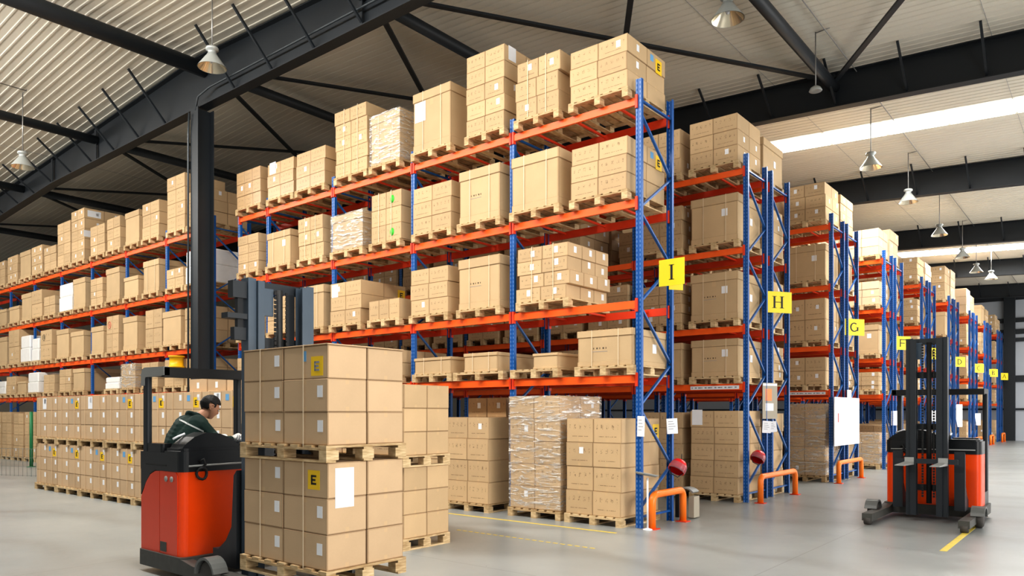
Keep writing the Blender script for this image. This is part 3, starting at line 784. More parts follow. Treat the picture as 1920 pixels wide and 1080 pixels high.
def wrap(x0,x1,y0,y1,zb,zt,ident):
    b=MB(); e=.012; w,d,h=x1-x0,y1-y0,zt-zb; b.box(-w/2-e,w/2+e,-d/2-e,d/2+e,.02,h+e*.5,M_FILM)
    b.obj('stretch_film',loc=((x0+x1)/2,(y0+y1)/2,zb),label='clear glossy stretch film around %s'%ident,cat='stretch film')
def straps(x0,x1,y0,y1,zb,zt,ident,fx=(.3,.72),M_STRAP=M_STRAP):
    for n_,f in zip(('left','right'),fx):
        x=x0+(x1-x0)*f; h=zt-zb; d=y1-y0
        b=MB(); e=.012
        b.box(-.006,.006,-e-.003,-e,-.02,h+e,M_STRAP); b.box(-.006,.006,-e,d+e,h+e-.003,h+e,M_STRAP); b.box(-.006,.006,d+e,d+e+.003,-.02,h+e,M_STRAP)
        b.obj('packing_strap',loc=(x,y0,zb),label='%s white strap around %s'%(n_,ident),cat='strap')
def sticker_parts(par,face,w,h,m,u,v,d,letter=None,lm=None):
    """sticker on the front (F) or right side (S) of a carton; par origin = front left bottom"""
    W,D,H=d
    r=MB().box(-w/2,w/2,-.0025,-.0005,-h/2,h/2,m).obj('letter_sticker' if letter else 'shipping_label',par)
    if face=='F': r.location=(W*u,0,H*v)
    else: r.location=(W,D*u,H*v); r.rotation_euler=(0,0,PI/2)
    if letter: letter_mb(letter,w*.42,h*.5,lm or M_BLK,bold=True,t=.002).obj('letter',r,(0,-.003,0))
    return r
EXTRA={}   # carton label -> list of extra stickers
# ---------------- row I measured loads: level, x0, x1, top, type, layers, cols, deco
S='strapped'
RI=[(4,-1.15,-.13,7.31,'C',3,2,''),(4,-2.24,-1.37,7.44,'C',3,2,'S'),(4,-3.36,-2.5,7.9,'C',5,2,''),(4,-4.7,-3.72,7.62,'L',0,0,'sB'),(4,-5.9,-5.05,7.5,'L',0,0,'sf'),(4,-7.0,-6.0,7.86,'C',5,2,'S'),(4,-8.37,-7.36,7.31,'C',3,2,'T'),(4,-9.45,-8.46,7.31,'C',3,2,'T'),(4,-10.72,-9.72,7.37,'C',3,3,'T'),
(3,-1.15,-.15,5.81,'C',3,2,''),(3,-2.33,-1.36,5.92,'L',0,0,'s'),(3,-3.52,-2.57,5.93,'L',0,0,'sp'),(3,-4.7,-3.72,5.86,'C',3,2,''),(3,-5.92,-5.06,5.96,'C',3,2,'S'),(3,-7.16,-6.16,5.76,'L',0,0,'f'),(3,-8.32,-7.45,5.89,'C',3,2,'S'),(3,-9.52,-8.6,5.77,'L',0,0,'sw'),(3,-10.72,-9.85,5.87,'C',4,2,''),
(2,-2.2,-1.19,4.39,'C',4,2,'SE'),(2,-3.57,-2.6,4.4,'L',0,0,'sp'),(2,-4.79,-3.82,4.36,'C',3,2,''),(2,-5.94,-5.06,3.89,'C',1,3,''),(2,-7.18,-6.2,4.37,'C',3,2,''),(2,-8.3,-7.37,4.41,'L',0,0,'s'),(2,-9.48,-8.6,4.3,'C',3,2,''),(2,-10.7,-9.8,4.36,'C',3,2,''),
(1,-1.05,-.06,2.97,'L',0,0,'spW'),(1,-1.9,-1.39,2.67,'L',0,0,'q'),(1,-3.45,-2.66,2.75,'L',0,0,'sQ'),(1,-4.68,-3.72,2.72,'L',0,0,'s'),(1,-5.95,-5.0,2.9,'C',2,2,''),(1,-7.1,-6.2,2.95,'C',2,2,''),(1,-10.7,-9.8,3.0,'C',2,3,''),
(0,-1.23,-.24,1.62,'C',4,2,''),(0,-2.39,-1.36,1.98,'C',5,2,'f'),(0,-3.82,-2.84,1.63,'C',4,2,''),(0,-4.95,-4.0,1.6,'C',4,2,''),(0,-6.2,-5.2,1.7,'C',4,2,'')]
RL=[(4,-13.15,-12.17,7.37,'C',3,2,''),(4,-14.2,-13.25,7.95,'C',4,2,''),(4,-15.58,-14.6,7.49,'C',3,2,''),(4,-16.68,-15.8,7.44,'L',0,0,''),(4,-17.85,-16.97,7.45,'C',3,2,''),(4,-19.02,-18.0,7.4,'C',3,2,''),(4,-20.5,-19.5,8.12,'C',5,2,'E'),(4,-21.62,-20.57,7.91,'C',4,2,''),(4,-22.85,-21.8,7.3,'C',3,2,''),(4,-23.96,-22.97,7.47,'C',3,2,'E'),(4,-25.1,-24.06,7.46,'L',0,0,''),(4,-26.4,-25.35,7.45,'C',3,2,''),(4,-27.6,-26.59,7.39,'C',3,2,''),(4,-28.8,-27.8,7.5,'C',3,2,''),
(3,-13.2,-12.17,5.87,'X',0,0,''),(3,-14.2,-13.3,5.51,'C',2,2,''),(3,-15.52,-14.6,5.9,'L',0,0,'s'),(3,-16.78,-15.87,5.6,'L',0,0,''),(3,-17.92,-17.0,5.98,'L',0,0,''),(3,-19.06,-18.2,5.81,'C',4,2,''),(3,-20.36,-19.42,5.96,'L',0,0,''),(3,-21.55,-20.53,5.91,'X',0,0,''),(3,-22.78,-21.8,5.62,'C',2,2,''),(3,-23.9,-22.95,5.94,'C',2,1,''),(3,-25.0,-24.0,5.95,'L',0,0,''),(3,-26.25,-25.21,5.6,'L',0,0,''),(3,-27.5,-26.54,5.6,'L',0,0,''),(3,-28.8,-27.8,5.7,'C',3,2,''),
(2,-13.25,-12.17,4.41,'C',3,2,''),(2,-14.41,-13.4,4.41,'L',0,0,''),(2,-15.46,-14.5,4.54,'C',2,2,''),(2,-16.81,-15.9,4.46,'L',0,0,''),(2,-17.95,-17.13,4.58,'C',2,2,'R'),(2,-18.98,-18.1,4.34,'L',0,0,''),(2,-20.6,-19.6,4.3,'L',0,0,''),(2,-21.78,-20.75,4.45,'L',0,0,''),(2,-23.1,-22.1,4.52,'C',2,1,'r'),(2,-23.98,-23.35,4.3,'X',0,0,''),(2,-25.0,-24.1,4.45,'X',0,0,''),(2,-26.3,-25.21,4.74,'C',2,2,''),(2,-27.5,-26.5,4.56,'L',0,0,''),(2,-28.8,-27.8,4.4,'C',3,2,''),
(1,-13.2,-12.17,3.1,'C',3,2,''),(1,-14.3,-13.28,3.12,'C',3,2,'D'),(1,-15.66,-14.7,3.1,'C',3,2,''),(1,-16.95,-16.05,3.12,'C',4,1,'f'),(1,-18.03,-17.13,2.77,'X',0,0,''),(1,-20.4,-19.5,3.12,'L',0,0,''),(1,-21.5,-20.55,3.13,'C',3,2,''),(1,-22.85,-21.9,3.0,'C',2,2,''),(1,-24.3,-23.35,3.12,'X',0,0,''),(1,-25.4,-24.5,2.85,'L',0,0,''),(1,-26.54,-25.53,3.05,'C',2,2,''),(1,-27.6,-26.65,2.9,'X',0,0,''),
(0,-24.6,-23.56,1.75,'C',4,3,''),(0,-25.7,-24.72,1.7,'C',4,2,''),(0,-26.9,-25.9,1.75,'C',4,2,''),(0,-28.1,-27.1,1.75,'C',4,2,''),(0,-23.4,-22.4,1.7,'C',4,2,''),(0,-20.4,-19.4,1.6,'C',4,2,''),(0,-15.6,-14.6,1.6,'C',4,2,'')]
SHELF=['floor','lowest shelf','second shelf','third shelf','top shelf']
ORD=['end','second','third','fourth','fifth','sixth','seventh','eighth','ninth']
def identify(L_,xr,fmt):
    g={}
    for r in L_:
        xc=(r[1]+r[2])/2; b=min(max(0,int((xr-xc)/2.4)),8); g.setdefault((r[0],b),[]).append(r)
    out={}
    for (lv,b),rr in g.items():
        rr.sort(key=lambda r:r[1]); n=len(rr)
        nm={1:['only'],2:['left','right'],3:['left','middle','right']}[n] if n<4 else ['far left','left','right','far right']
        for q,r in zip(nm,rr): out[r]=fmt%(q,ORD[b],SHELF[lv])
    return out
def place(L_,ids,y0,y1,first=False):
    for r in L_:
        lv,x0,x1,zt,typ,lay,cols,dec=r; z=LV[lv]+.062 if lv else 0.0; idn=ids[r]
        deco=[]; adj=''; mm=None; near=(proj((x0+x1)/2,y0,z)[2]<15)
        if typ=='C':
            if 'S' in dec: adj='strapped'; deco.append(lambda a,b,c,d,e,f,g: straps(a,b,c,d,e,f,g))
            if 'T' in dec: adj='glossy taped'; mm=M_TAPED
            if 'f' in dec: adj='film wrapped'; deco.append(lambda a,b,c,d,e,f,g: wrap(a,b,c,d,e,f,g))
        else:
            deco=dec
        yy0=y0+rs(.02)
        stack(x0,x1,yy0,y1+rs(.02),z,zt,idn,typ,lay,cols,(3 if 'E' in dec and lv==2 else 2),deco,mm,adj,detail=near,stk=.9 if ('E' in dec) else (.25 if lv==4 else .08))
idR=identify(RI,0,'%s pallet, %s bay, %s, rack I')
idL=identify(RL,-12.0,'%s pallet, %s bay left of column, %s')
place(RI,idR,-.09,1.1)
place(RL,idL,-.09,1.08)
# yellow reel on the left rack, round marks, green marks, E stickers recorded below
MB().lathe([(0,0),(.2,0),(.2,.035),(.17,.04),(.17,.26),(.2,.265),(.2,.3),(0,.3)],M_DRUM,24).obj('film_reel',loc=(-13.36,-.24,2.88),label='yellow film reel among the boxes left of the steel column',cat='reel')
for k in range(2):
    CARTONS.append(dict(b=(-3.78+k*.46,-3.33+k*.46,.42,1.08,1.632,1.98),m=M_TAPED,lab='dark glossy %s carton set back on the third floor pallet of rack I'%('left','right')[k],st=[('F',.6,.6)],ex=2,force=True))
# ---------------- floor stack: ten double pallets
for i in range(10):
    x0=-13.5+i*1.216; x1=x0+1.2
    on=['first','second','third','fourth','fifth','sixth','seventh','eighth','ninth','last'][i]
    for t in (0,1):
        z=0 if t==0 else 1.03
        idn='%s pallet, %s floor stack from left'%('lower' if t==0 else 'upper',on)
        stack(x0,x1,-3.4,-2.6,z,z+1.03-.001,idn,'C',3,2,2,(),M_PLAIN if i<9 else M_CART,'',detail=True,stk=0.0,jit=.003)
        if i<8: straps(x0+.01,x1-.01,-3.4,-2.6,z+PH,z+1.029,idn,(.2,.78),M_STRAPT)
for k in range(4):
    x=-6.9+k*.6
    CARTONS.append(dict(b=(x,x+.58,-3.25,-2.8,2.062,2.28),m=M_PLAIN,lab='low carton, %s of four lying on top of the long floor stack'%['leftmost','second','third','rightmost'][k],st=[('F',.5,.5)],ex=2))
# ---------------- the load on the forks
for t in (0,1):
    z=.226 if t==0 else 1.284; zt=1.283 if t==0 else 2.28
    idn='%s pallet carried by the reach truck'%('lower' if t==0 else 'upper')
    make_pallet(-.98,.34,-5.83,-4.93,z,'pale wooden %s'%idn,True,None,True)
    n0=len(CARTONS); zb=z+PH; h=(zt-zb)/3
    for k in range(3):
        for i in range(2):
            for j in range(2):
                w=.635; x=-.955+i*w+(.006 if i else 0)+rs(.004); y=-5.8+j*.425+rs(.003)+(.008 if j else 0)
                if t==0 and k==2 and i==0: x+=.0
                lab='plain carton, %s layer, %s %s, on %s'%(layer_name(k,3),'near' if j==0 else 'rear','left' if i==0 else 'right',idn)
                st=[]
                if j==0 and not (i==1 and k==2): st=[('F',(.86 if i==0 else .84),.62 if k else .58)]
                CARTONS.append(dict(b=(x,x+w-.004,y,y+.42,zb+k*h+.0005,zb+(k+1)*h-.002),m=M_PLAIN,lab=lab,st=st,ex=3 if (j==0 or i==1) else 0,force=True))
                if j==0 and i==1 and k==2: EXTRA[lab]=[('E','F',.77 if t else .70,.38 if t else .5,.165,.165,t)]
                if t==0 and j==0 and i==1 and k==2: EXTRA[lab].append(('doc','S',.42,.28,.2,.34,0))
                if t==1 and j==0 and i==1 and k==2: EXTRA[lab].append(('blue','F',.5,.7,.035,.09,0))
    # straps with loose ends
    straps(-.955,.32,-5.8,-4.95,zb,zt,idn,(.225,.745))
    # flattened top flap board
    MB().carton(-.96,.322,-5.806,-4.94,zt+.0,zt+.012,M_PLAIN,.003).obj('cardboard_cover',label='flat cardboard cover sheet on top of %s'%idn,cat='cardboard sheet') if t==1 else None
# ---------------- rows behind
def gen(row,y0,xs_start,nb,spec,half):
    ids={}
    for lv in range(5):
        for i in range(nb*2):
            key=(lv,i)
            x1=xs_start-.12-1.18*i-(.04*(i//2)); x0=x1-.98
            idn='%s pallet from aisle, %s, %s rack %s'%(['first','second','third','fourth','fifth','sixth','seventh','eighth','ninth','tenth'][i],SHELF[lv],half,row)
            sp=spec.get(key); z=LV[lv]+.062 if lv else 0
            if sp is None:
                if rnd.random()<.06: continue
                typ=rnd.choice('CCCL'); zt=z+rnd.uniform(.95,1.2)*(1 if lv!=1 else .8); lay=rnd.choice((3,3,4)); cols=2; adj=''; dec=''
                if lv==0: typ='C'; zt=rnd.uniform(1.5,1.9); lay=5
                if lv==1: zt=min(zt,3.1)
                zt=min(zt,z+1.3 if lv!=1 else 3.15)
                if lv in (2,): zt=min(zt,4.5)
            else:
                typ,zt,lay,adj,dec=sp; cols=2
                if typ is None: continue
            deco=[] if typ=='C' else dec
            if typ=='C' and 'f' in dec: deco=[lambda a,b,c,d,e,f,g: wrap(a,b,c,d,e,f,g)]
            mm={'P':M_PALE}.get(dec[:1],None)
            far=proj(x1,y0,z)
            stack(x0,x1,y0-.06+rs(.02),y0+1.1,z,zt,idn,typ,lay,cols,2,deco,mm,adj,detail=(row=='H' and i==0 and half=='front'),stk=.5 if lv else .12)
gen('H',4.07,0,5,{(4,0):('C',7.42,3,'',''),(4,1):('C',7.4,3,'',''),(3,0):('L',5.92,0,'','swW'),(3,1):('C',5.87,3,'',''),(2,0):('L',4.43,0,'','swpW'),(2,1):('C',4.3,4,'',''),(1,0):('L',3.14,0,'','swpW'),(1,1):('L',3.12,0,'','sw'),(0,0):('C',1.75,5,'',''),(0,1):('C',1.72,5,'','')},'front')
gen('H',5.36,0,4,{(4,0):('L',7.35,0,'','W'),(0,0):('C',1.7,4,'','')},'rear')
gen('G',9.5,0,5,{(4,0):('C',7.43,3,'',''),(3,0):('L',5.91,0,'','sw'),(2,0):('C',4.56,2,'',''),(1,0):('C',3.1,2,'',''),(0,0):('C',1.94,5,'film wrapped','f')},'front')
gen('G',10.82,0,1,{},'rear')
gen('F',14.85,0,3,{(4,0):('C',7.32,3,'pale','P'),(4,1):('C',7.6,2,'pale','P'),(3,0):('C',5.72,3,'pale','P'),(2,0):('L',4.4,0,'','w'),(1,0):('C',2.95,4,'',''),(0,0):('C',1.1,3,'film wrapped','f')},'front')
gen('F',16.27,0,1,{(4,0):('C',7.55,3,'pale','P')},'rear')
gen('E',20.45,0,2,{(4,0):('C',7.35,4,'','')},'front'); gen('E',21.9,0,1,{(4,0):('C',7.4,4,'pale','P')},'rear')
gen('D',26.05,0,2,{(4,0):('C',7.9,4,'','')},'front'); gen('D',27.4,0,1,{(4,0):('C',7.95,4,'pale','P')},'rear')
gen('C',31.75,0,2,{(4,0):('C',7.7,3,'pale','P')},'front'); gen('C',33.1,0,1,{},'rear')
gen('B',36.95,0,2,{(4,0):('L',7.5,0,'','')},'front'); gen('B',38.4,0,1,{},'rear')
gen('A',42.5,0,3,{},'front'); gen('A',43.75,0,1,{},'rear')
# E stickers on measured cartons
def exl(sub,item):
    for c in CARTONS:
        if c['lab'].startswith(sub[0]) and c['lab'].endswith(sub[1]): EXTRA.setdefault(c['lab'],[]).append(item); return
    print('no carton',sub)
exl(('carton, top layer, rear right','right pallet, end bay, top shelf, rack I'),('E','S',.62,.35,.2,.22,0))
exl(('carton, top layer, rear right','right pallet, end bay, top shelf, rack I'),('blue','S',.25,.62,.1,.1,0))
exl(('carton, top layer, rear right','right pallet, end bay, third shelf, rack I'),('E','S',.62,.35,.2,.22,0))
exl(('carton, top layer, rear right','right pallet, end bay, third shelf, rack I'),('blue','S',.25,.62,.1,.1,0))
exl(('carton, top layer, rear right','right pallet, end bay, floor, rack I'),('E','S',.8,.45,.2,.22,0))
exl(('carton, top layer, rear right',idR[RI[22]]),('E','S',.8,.3,.2,.22,0))
exl(('strapped carton, top layer, front right',idR[RI[13]]),('green','F',.4,.5,.12,.14,0))
exl(('strapped carton, bottom layer, front right',idR[RI[13]]),('green','F',.4,.5,.12,.14,0))
exl(('carton, top layer, front right',idR[RI[2]]),('doc','S',.35,.6,.2,.24,0))
exl(('carton, top layer, front left',idR[RI[8]]),('doc','F',.6,.6,.26,.28,0))
exl(('glossy taped carton, top layer, front left',idR[RI[7]]),('doc','F',.4,.6,.24,.26,0))
exl(('carton, top layer, front left',idR[RI[22]]),('doc','F',.3,.45,.2,.26,0))
exl(('carton, top layer, front right',idL[RL[6]]),('doc','S',.5,.5,.4,.2,0))
exl(('carton, third layer, front right',idL[RL[6]]),('doc','S',.3,.5,.4,.2,0))
exl(('carton, top layer, front left','first pallet from aisle, floor, front rack H'),('doc','F',.3,.6,.22,.3,0))
for i,on in enumerate(['first','second','third','fourth','fifth','sixth','seventh']):
    for t,nm in ((0,'lower'),(1,'upper')):
        idn='%s pallet, %s floor stack from left'%(nm,on)
        if (t==0 and i in (0,1,2,3,4,5)) or (t==1 and i in (1,3,4,5,6)):
            exl(('carton, top layer, front right',idn),('E','F',.72,.4,.17,.17,0)); exl(('carton, top layer, front right',idn),('blue','F',.3,.65,.1,.1,0))
        if t==1 and i in (0,2,4,6): exl(('carton, top layer, front left',idn),('doc','F',.8,.5,.2,.24,0))
        for c in CARTONS:
            if c['lab'].endswith(idn) and 'front' in c['lab']: c['st'].append(('F',.84,.68))
# round printed marks
exl(('carton, top layer, front left',idL[[r for r in RL if r[7]=='R'][0]]),('ring','F',.5,.5,.2,.2,0))
exl(('carton, top layer, front side',idL[[r for r in RL if r[7]=='r'][0]]),('ring2','F',.3,.5,.2,.2,0))
PALLETS.sort(key=lambda p:-p[0])
FP=MB()
for n_,(ar,a,k) in enumerate(PALLETS):
    if n_<296 and ar>0: build_pallet(*a,**k)
    else: add_pallet(FP,*a[:5])
FP.obj('wooden_pallets',label='mass of remaining wooden pallets half hidden under loads on distant shelves',cat='pallets',kind='stuff')
print('pallets',len(PALLETS))
# choose the 300 cartons that show largest; the rest become one object
for c in CARTONS:
    c['a']=area(c['b'])*(.0 if not c['ex'] else 1 if c['ex']>=2 else .35)+(1e6 if c.get('force') and c['ex'] else 0)+(3e3 if c['lab'] in EXTRA else 0)
CARTONS.sort(key=lambda c:-c['a'])
ccache={}
GROUP='individual cardboard cartons stacked on pallets'
for n_,c in enumerate(CARTONS):
    x0,x1,y0,y1,z0,z1=c['b']; w,d,h=x1-x0,y1-y0,z1-z0
    if n_<300 and c['a']>0:
        k=(round(w,3),round(d,3),round(h,3),c['m'].name)
        if k not in ccache:
            b=MB(); b.carton(0,k[0],0,k[1],0,k[2],c['m']); ccache[k]=b.mesh('cardboard_carton')
        o=link('cardboard_carton',ccache[k],None,(x0,y0,z0),rs(.004),label=c['lab'],cat='carton')
        for (fc,u,v) in c['st']: sticker_parts(o,fc,.075,.1,M_WHITE,u,v,(w,d,h))
        for e in EXTRA.get(c['lab'],[]):
            kd,fc,u,v,sw,sh,al=e
            if kd=='E': sticker_parts(o,fc,sw,sh,M_YEL,u,v,(w,d,h),'E',M_PRINT if al else None)
            elif kd in('ring','ring2'):
                b=MB(); b.tube([(sw/2*math.cos(a*PI/12),-.002,sw/2*math.sin(a*PI/12)) for a in range(24)],.008,M_RED if kd=='ring' else M_BLK,5,closed=True); b.box(-.01,.03,-.004,-.001,-.05,.05,M_RED if kd=='ring' else M_BLK)
                b.obj('round_mark',o,(w*u,0,h*v))
            elif kd=='green':
                b=MB(); b.lathe([(0,0),(.06,0),(.06,.002),(0,.002)],M_GREENST,14,Matrix.Rotation(PI/2,4,'X')@Matrix.Diagonal((1,1.25,1,1))); b.obj('green_mark',o,(w*u,-.001,h*v))
            else:
                sticker_parts(o,fc,sw,sh,M_STICKBLUE if kd=='blue' else M_WHITE,u,v,(w,d,h))
    else:
        FARW.tint=rnd.random()*.97+.02
        FARW.carton(x0,x1,y0,y1,z0,z1,c['m'],.006)
        for (fc,u,v) in c['st']:
            if fc=='F': FARW.box(x0+w*u-.037,x0+w*u+.037,y0-.002,y0,z0+h*v-.05,z0+h*v+.05,M_WHITE)
            else: FARW.box(x1,x1+.002,y0+d*u-.037,y0+d*u+.037,z0+h*v-.05,z0+h*v+.05,M_WHITE)
FARW.obj('cardboard_cartons',label='mass of remaining smaller cardboard cartons stacked across the distant shelves',cat='cartons',kind='stuff')
print('cartons',len(CARTONS))
# ================================================================= reach trucks
M_MUD=mat('grey_mudguard',(96,98,96),.45,var=.15,scale=12)
def XZ(poly): return [(x,z) for x,z in poly]
MXZ=Matrix(((1,0,0,0),(0,0,1,0),(0,1,0,0),(0,0,0,1)))     # polygon (x,z) extruded along y
MYZ=Matrix(((0,0,1,0),(1,0,0,0),(0,1,0,0),(0,0,0,1)))     # polygon (y,z) extruded along x
def rrect(x0,x1,y0,y1,r,n=5,corners=(1,1,1,1)):
    P=[]
    for (cx,cy,a0,k) in ((x1-r,y1-r,0,0),(x0+r,y1-r,PI/2,1),(x0+r,y0+r,PI,2),(x1-r,y0+r,1.5*PI,3)):
        if corners[k]:
            for i in range(n+1): a=a0+PI/2*i/n; P.append((cx+r*math.cos(a),cy+r*math.sin(a)))
        else: P.append(((x1 if k in (0,3) else x0),(y1 if k in (0,1) else y0)))
    return P
def truck(loc,rz,label,forkz,mx=.86,MM=None,mw=1.0):
    MM=MM or M_MAST
    r=empty('reach_truck',loc,rz,label=label,cat='reach truck')
    W=.56
    # chassis and support legs
    b=MB(); b.prism(rrect(-.9,.06,-W-.03,W+.03,.06),.07,.235,M_CHAS); b.obj('chassis',r)
    for s in (-1,1):
        y=s*(W-.03)
        b=MB(); b.box(.0,1.42,y-.06,y+.06,.07,.185,M_CHAS); b.prism([(.0,.185),(.28,.185),(.0,.23)],y-.06,y+.06,M_CHAS,MXZ); leg=b.obj('support_leg',r)
        MB().lathe([(0,-.05),(.12,-.05),(.15,-.03),(.15,.03),(.12,.05),(0,.05)],M_RUB,24,Matrix.Translation((.66,y-s*.0+s*.075,.152))@Matrix.Rotation(PI/2,4,'X')).obj('wheel',r)
        P=[]; n=10
        for i in range(n+1): a=PI*.98-i*PI*.9/n; P.append((.66+.185*math.cos(a),.15+.185*math.sin(a)))
        Q=[(.66+(x-.66)*.86,.15+(z-.15)*.86) for x,z in P[::-1]]
        MB().prism(P+Q,min(y,y+s*.15),max(y,y+s*.15),M_MUD,MXZ).obj('mudguard',r)
        MB().lathe([(0,-.04),(.07,-.04),(.075,0),(.07,.04),(0,.04)],M_RUB,18,Matrix.Translation((1.36,y,.076))@Matrix.Rotation(PI/2,4,'X')).obj('load_wheel',r)
    # body: orange front block, open rear cab
    b=MB(); b.prism(rrect(-.44,0,-W,W,.07,corners=(1,0,0,1)),.235,1.1,M_TRUCK); b.obj('body_shell',r)
    b=MB(); b.box(-.87,-.44,-W+.012,-W+.06,.235,1.1,M_PLAST); b.box(-.87,-.82,-W+.06,W,.235,1.1,M_PLAST); b.box(-.82,-.44,-W+.06,W,.235,.45,M_PLAST); b.obj('cab_tub',r)
    b=MB(); b.prism([(-.87,.235),(-.455,.235),(-.455,1.095),(-.55,1.09),(-.66,1.05),(-.76,.96),(-.87,.8)],-W-.006,-W+.014,M_TRUCKSHADE,MXZ); b.obj('side_panel',r)
    b=MB(); b.prism([(-.445,.235),(-.075,.235),(-.075,1.06),(-.11,1.095),(-.445,1.095)],-W-.007,-W+.004,M_TRUCKSHADE,MXZ); b.obj('side_panel',r)
    MB().box(-.43,-.3,-W-.012,-W-.006,.26,.36,M_CHAS).obj('hinge_flap',r)
    for x in (-.3,-.18): MB().lathe([(0,0),(.02,0),(.03,.004),(.03,.01),(0,.01)],M_GREY,14,Matrix.Translation((x,-W-.007,1.02))@Matrix.Rotation(PI/2,4,'X')).obj('round_lock',r)
    # black hood
    b=MB(); P=rrect(-.34,.015,-W-.01,W+.01,.08,corners=(1,0,0,1)); b.prism(P,1.1,1.31,M_PLAST); P2=rrect(-.33,-.01,-W+.01,W-.01,.07,corners=(1,0,0,1)); b.prism(P2,1.31,1.34,M_PLAST)
    b.box(-.88,-.34,-W-.008,-W+.05,1.1,1.29,M_PLAST); b.prism([(-.88,1.1),(-.88,.82),(-.76,.97),(-.66,1.06),(-.55,1.1)],-W-.004,-W+.03,M_PLAST,MXZ); b.box(-.88,-.82,-W+.05,W,1.1,1.29,M_PLAST); b.obj('hood',r)
    MB().box(-.75,-.3,-W-.014,-W-.006,1.15,1.165,M_BLK).obj('grab_slot',r)
    b=MB(); dome=[(-.56,1.3),(-.5,1.38),(-.4,1.455),(-.27,1.5),(-.12,1.485),(.02,1.43),(.12,1.33),(.16,1.3)]
    b.prism(dome,-.3,-.04,M_PLAST,MYZ); b.obj('console',r)
    MB().tube([(-.3,-.5,1.43),(-.3,-.45,1.455),(-.28,-.38,1.485)],.012,M_WHITE,8).obj('console_highlight',r)  # white tube stands in for the reflection on the dark console edge
    b=MB(); b.box(-.85,-.5,-.5,-.2,.45,1.02,M_PLAST); b.box(-.86,-.48,-.5,-.16,1.02,1.12,M_BLK); b.obj('seat',r)
    MB().prism(rrect(-.75,-.42,-W+.0,-W+.12,.03),1.29,1.38,M_PLAST).obj('armrest',r)
    MB().tube([(.03,-.5,1.16),(.035,-.2,1.165),(.03,.5,1.17)],.01,M_GREY,8).obj('hand_rail',r)
    b=MB(); b.tube([(.035+.01*math.cos(a*PI/6*2),-.36+.055*math.sin(a*PI/6),1.08+.06*math.cos(a*PI/6)) for a in range(12)],.014,M_BLK,8,closed=True)
    b.tube([(.02,-.38,1.2),(.05,-.35,1.23),(.05,-.33,1.17),(.03,-.37,1.14),(.045,-.34,1.12)],.013,M_BLK,8); b.obj('coiled_cable',r)
    for k in range(3): MB().tube([(-.25+k*.05,.18,1.34),(-.22+k*.05,.2,1.46)],.011,M_CHROME,8).obj('control_lever',r)
    MB().box(-.5,-.3,.2,.5,1.3,1.36,M_PLAST).obj('arm_panel',r)
    # overhead guard
    for y,x in ((-W+.03,-.84),(W-.03,-.84)):
        b=MB(); b.prism(rrect(-.05,.05,-.03,.03,.02,3),1.1 if y<0 else .45,2.1,M_STEEL,Matrix.Translation((x+.04,y,0))); b.obj('guard_post',r)
    b=MB(); b.box(-.42,-.36,-W,W,2.085,2.185,M_BLK); b.box(-.87,-.81,-W,W,2.1,2.18,M_BLK); b.box(-.81,-.42,W-.06,W,2.1,2.185,M_BLK)
    for k in range(5): b.box(-.81,-.42,-.4+k*.2-.015,-.4+k*.2+.015,2.13,2.17,M_BLK)
    b.obj('overhead_guard',r)
    P=[(-.88,2.0),(-.88,2.12),(-.86,2.17),(-.81,2.195),(-.36,2.19),(-.36,2.1),(-.78,2.09),(-.8,2.07),(-.8,2.0)]
    MB().prism(P,-W-.005,-W+.055,M_GREY,MXZ).obj('guard_side_bar',r)  # light grey beside the black bars: tube's reflection put into the colour
    # mast
    for s in (-1,1):
        b=MB()
        for (xx,yy,ww,zt) in ((mx,.33,.085,3.0),(mx+.03,.25,.07,2.98)):
            y=s*yy*mw
            b.box(xx-.06,xx-.048,y-ww/2,y+ww/2,.1,zt,MM); b.box(xx+.048,xx+.06,y-ww/2,y+ww/2,.1,zt,MM); yy2=y+s*ww/2
            b.box(xx-.048,xx+.048,min(yy2,yy2-s*.015),max(yy2,yy2-s*.015),.1,zt,MM)
        b.obj('mast_channel',r)
    for z in (.5,1.5,2.35,2.9): MB().box(mx-.085,mx-.061,-.36*mw,.36*mw,z,z+.1,M_STEEL).obj('mast_crossbar',r)
    MB().box(mx-.04,mx+.0,-.2,-.06,2.66,2.93,M_MAST).obj('top_plate',r)
    MB().tube([(mx-.02,.02,.3),(mx-.02,.02,2.93)],.032,M_BLK,12).obj('lift_cylinder',r)
    MB().box(mx-.03,mx-.01,.1,.19,.4,2.9,M_PLAST).obj('inner_panel',r)
    for y in (-.05,.08): 
        b=MB(); 
        for i in range(56): b.box(mx+.01,mx+.02,y-.012,y+.012,.4+i*.045,.435+i*.045,M_BLK)
        b.obj('lift_chain',r)
    if mw==1.0: b=MB(); b.box(mx-.05,mx+.04,-.52,-.375,2.8,2.96,M_STEEL); b.box(mx-.06,mx+.05,-.58,-.375,2.6,2.65,M_STEEL); b.box(mx-.04,mx+.03,-.5,-.375,2.4,2.52,M_STEEL); b.box(mx-.03,mx+.02,-.46,-.4,2.5,2.82,M_PLAST); b.obj('side_shift_block',r)
    for y0,y1 in ((-.42,-.3),(.3,.42)):
        b=MB(); b.prism([(mx-.5,.2),(mx-.07,.2),(mx-.07,1.15),(mx-.12,1.1),(mx-.16,.6),(mx-.26,.46),(mx-.4,.36),(mx-.5,.36)],y0,y1,M_STEEL,MXZ); b.obj('reach_carriage',r)
    # fork carriage and forks
    fz=forkz
    b=MB(); b.box(mx+.062,mx+.085,-.36,.36,fz+.02,fz+.1,M_STEEL) if forkz>.6 else b.box(mx+.062,mx+.073,-.36,.36,fz+.1,fz+.45,M_STEEL); b.obj('fork_carriage',r)
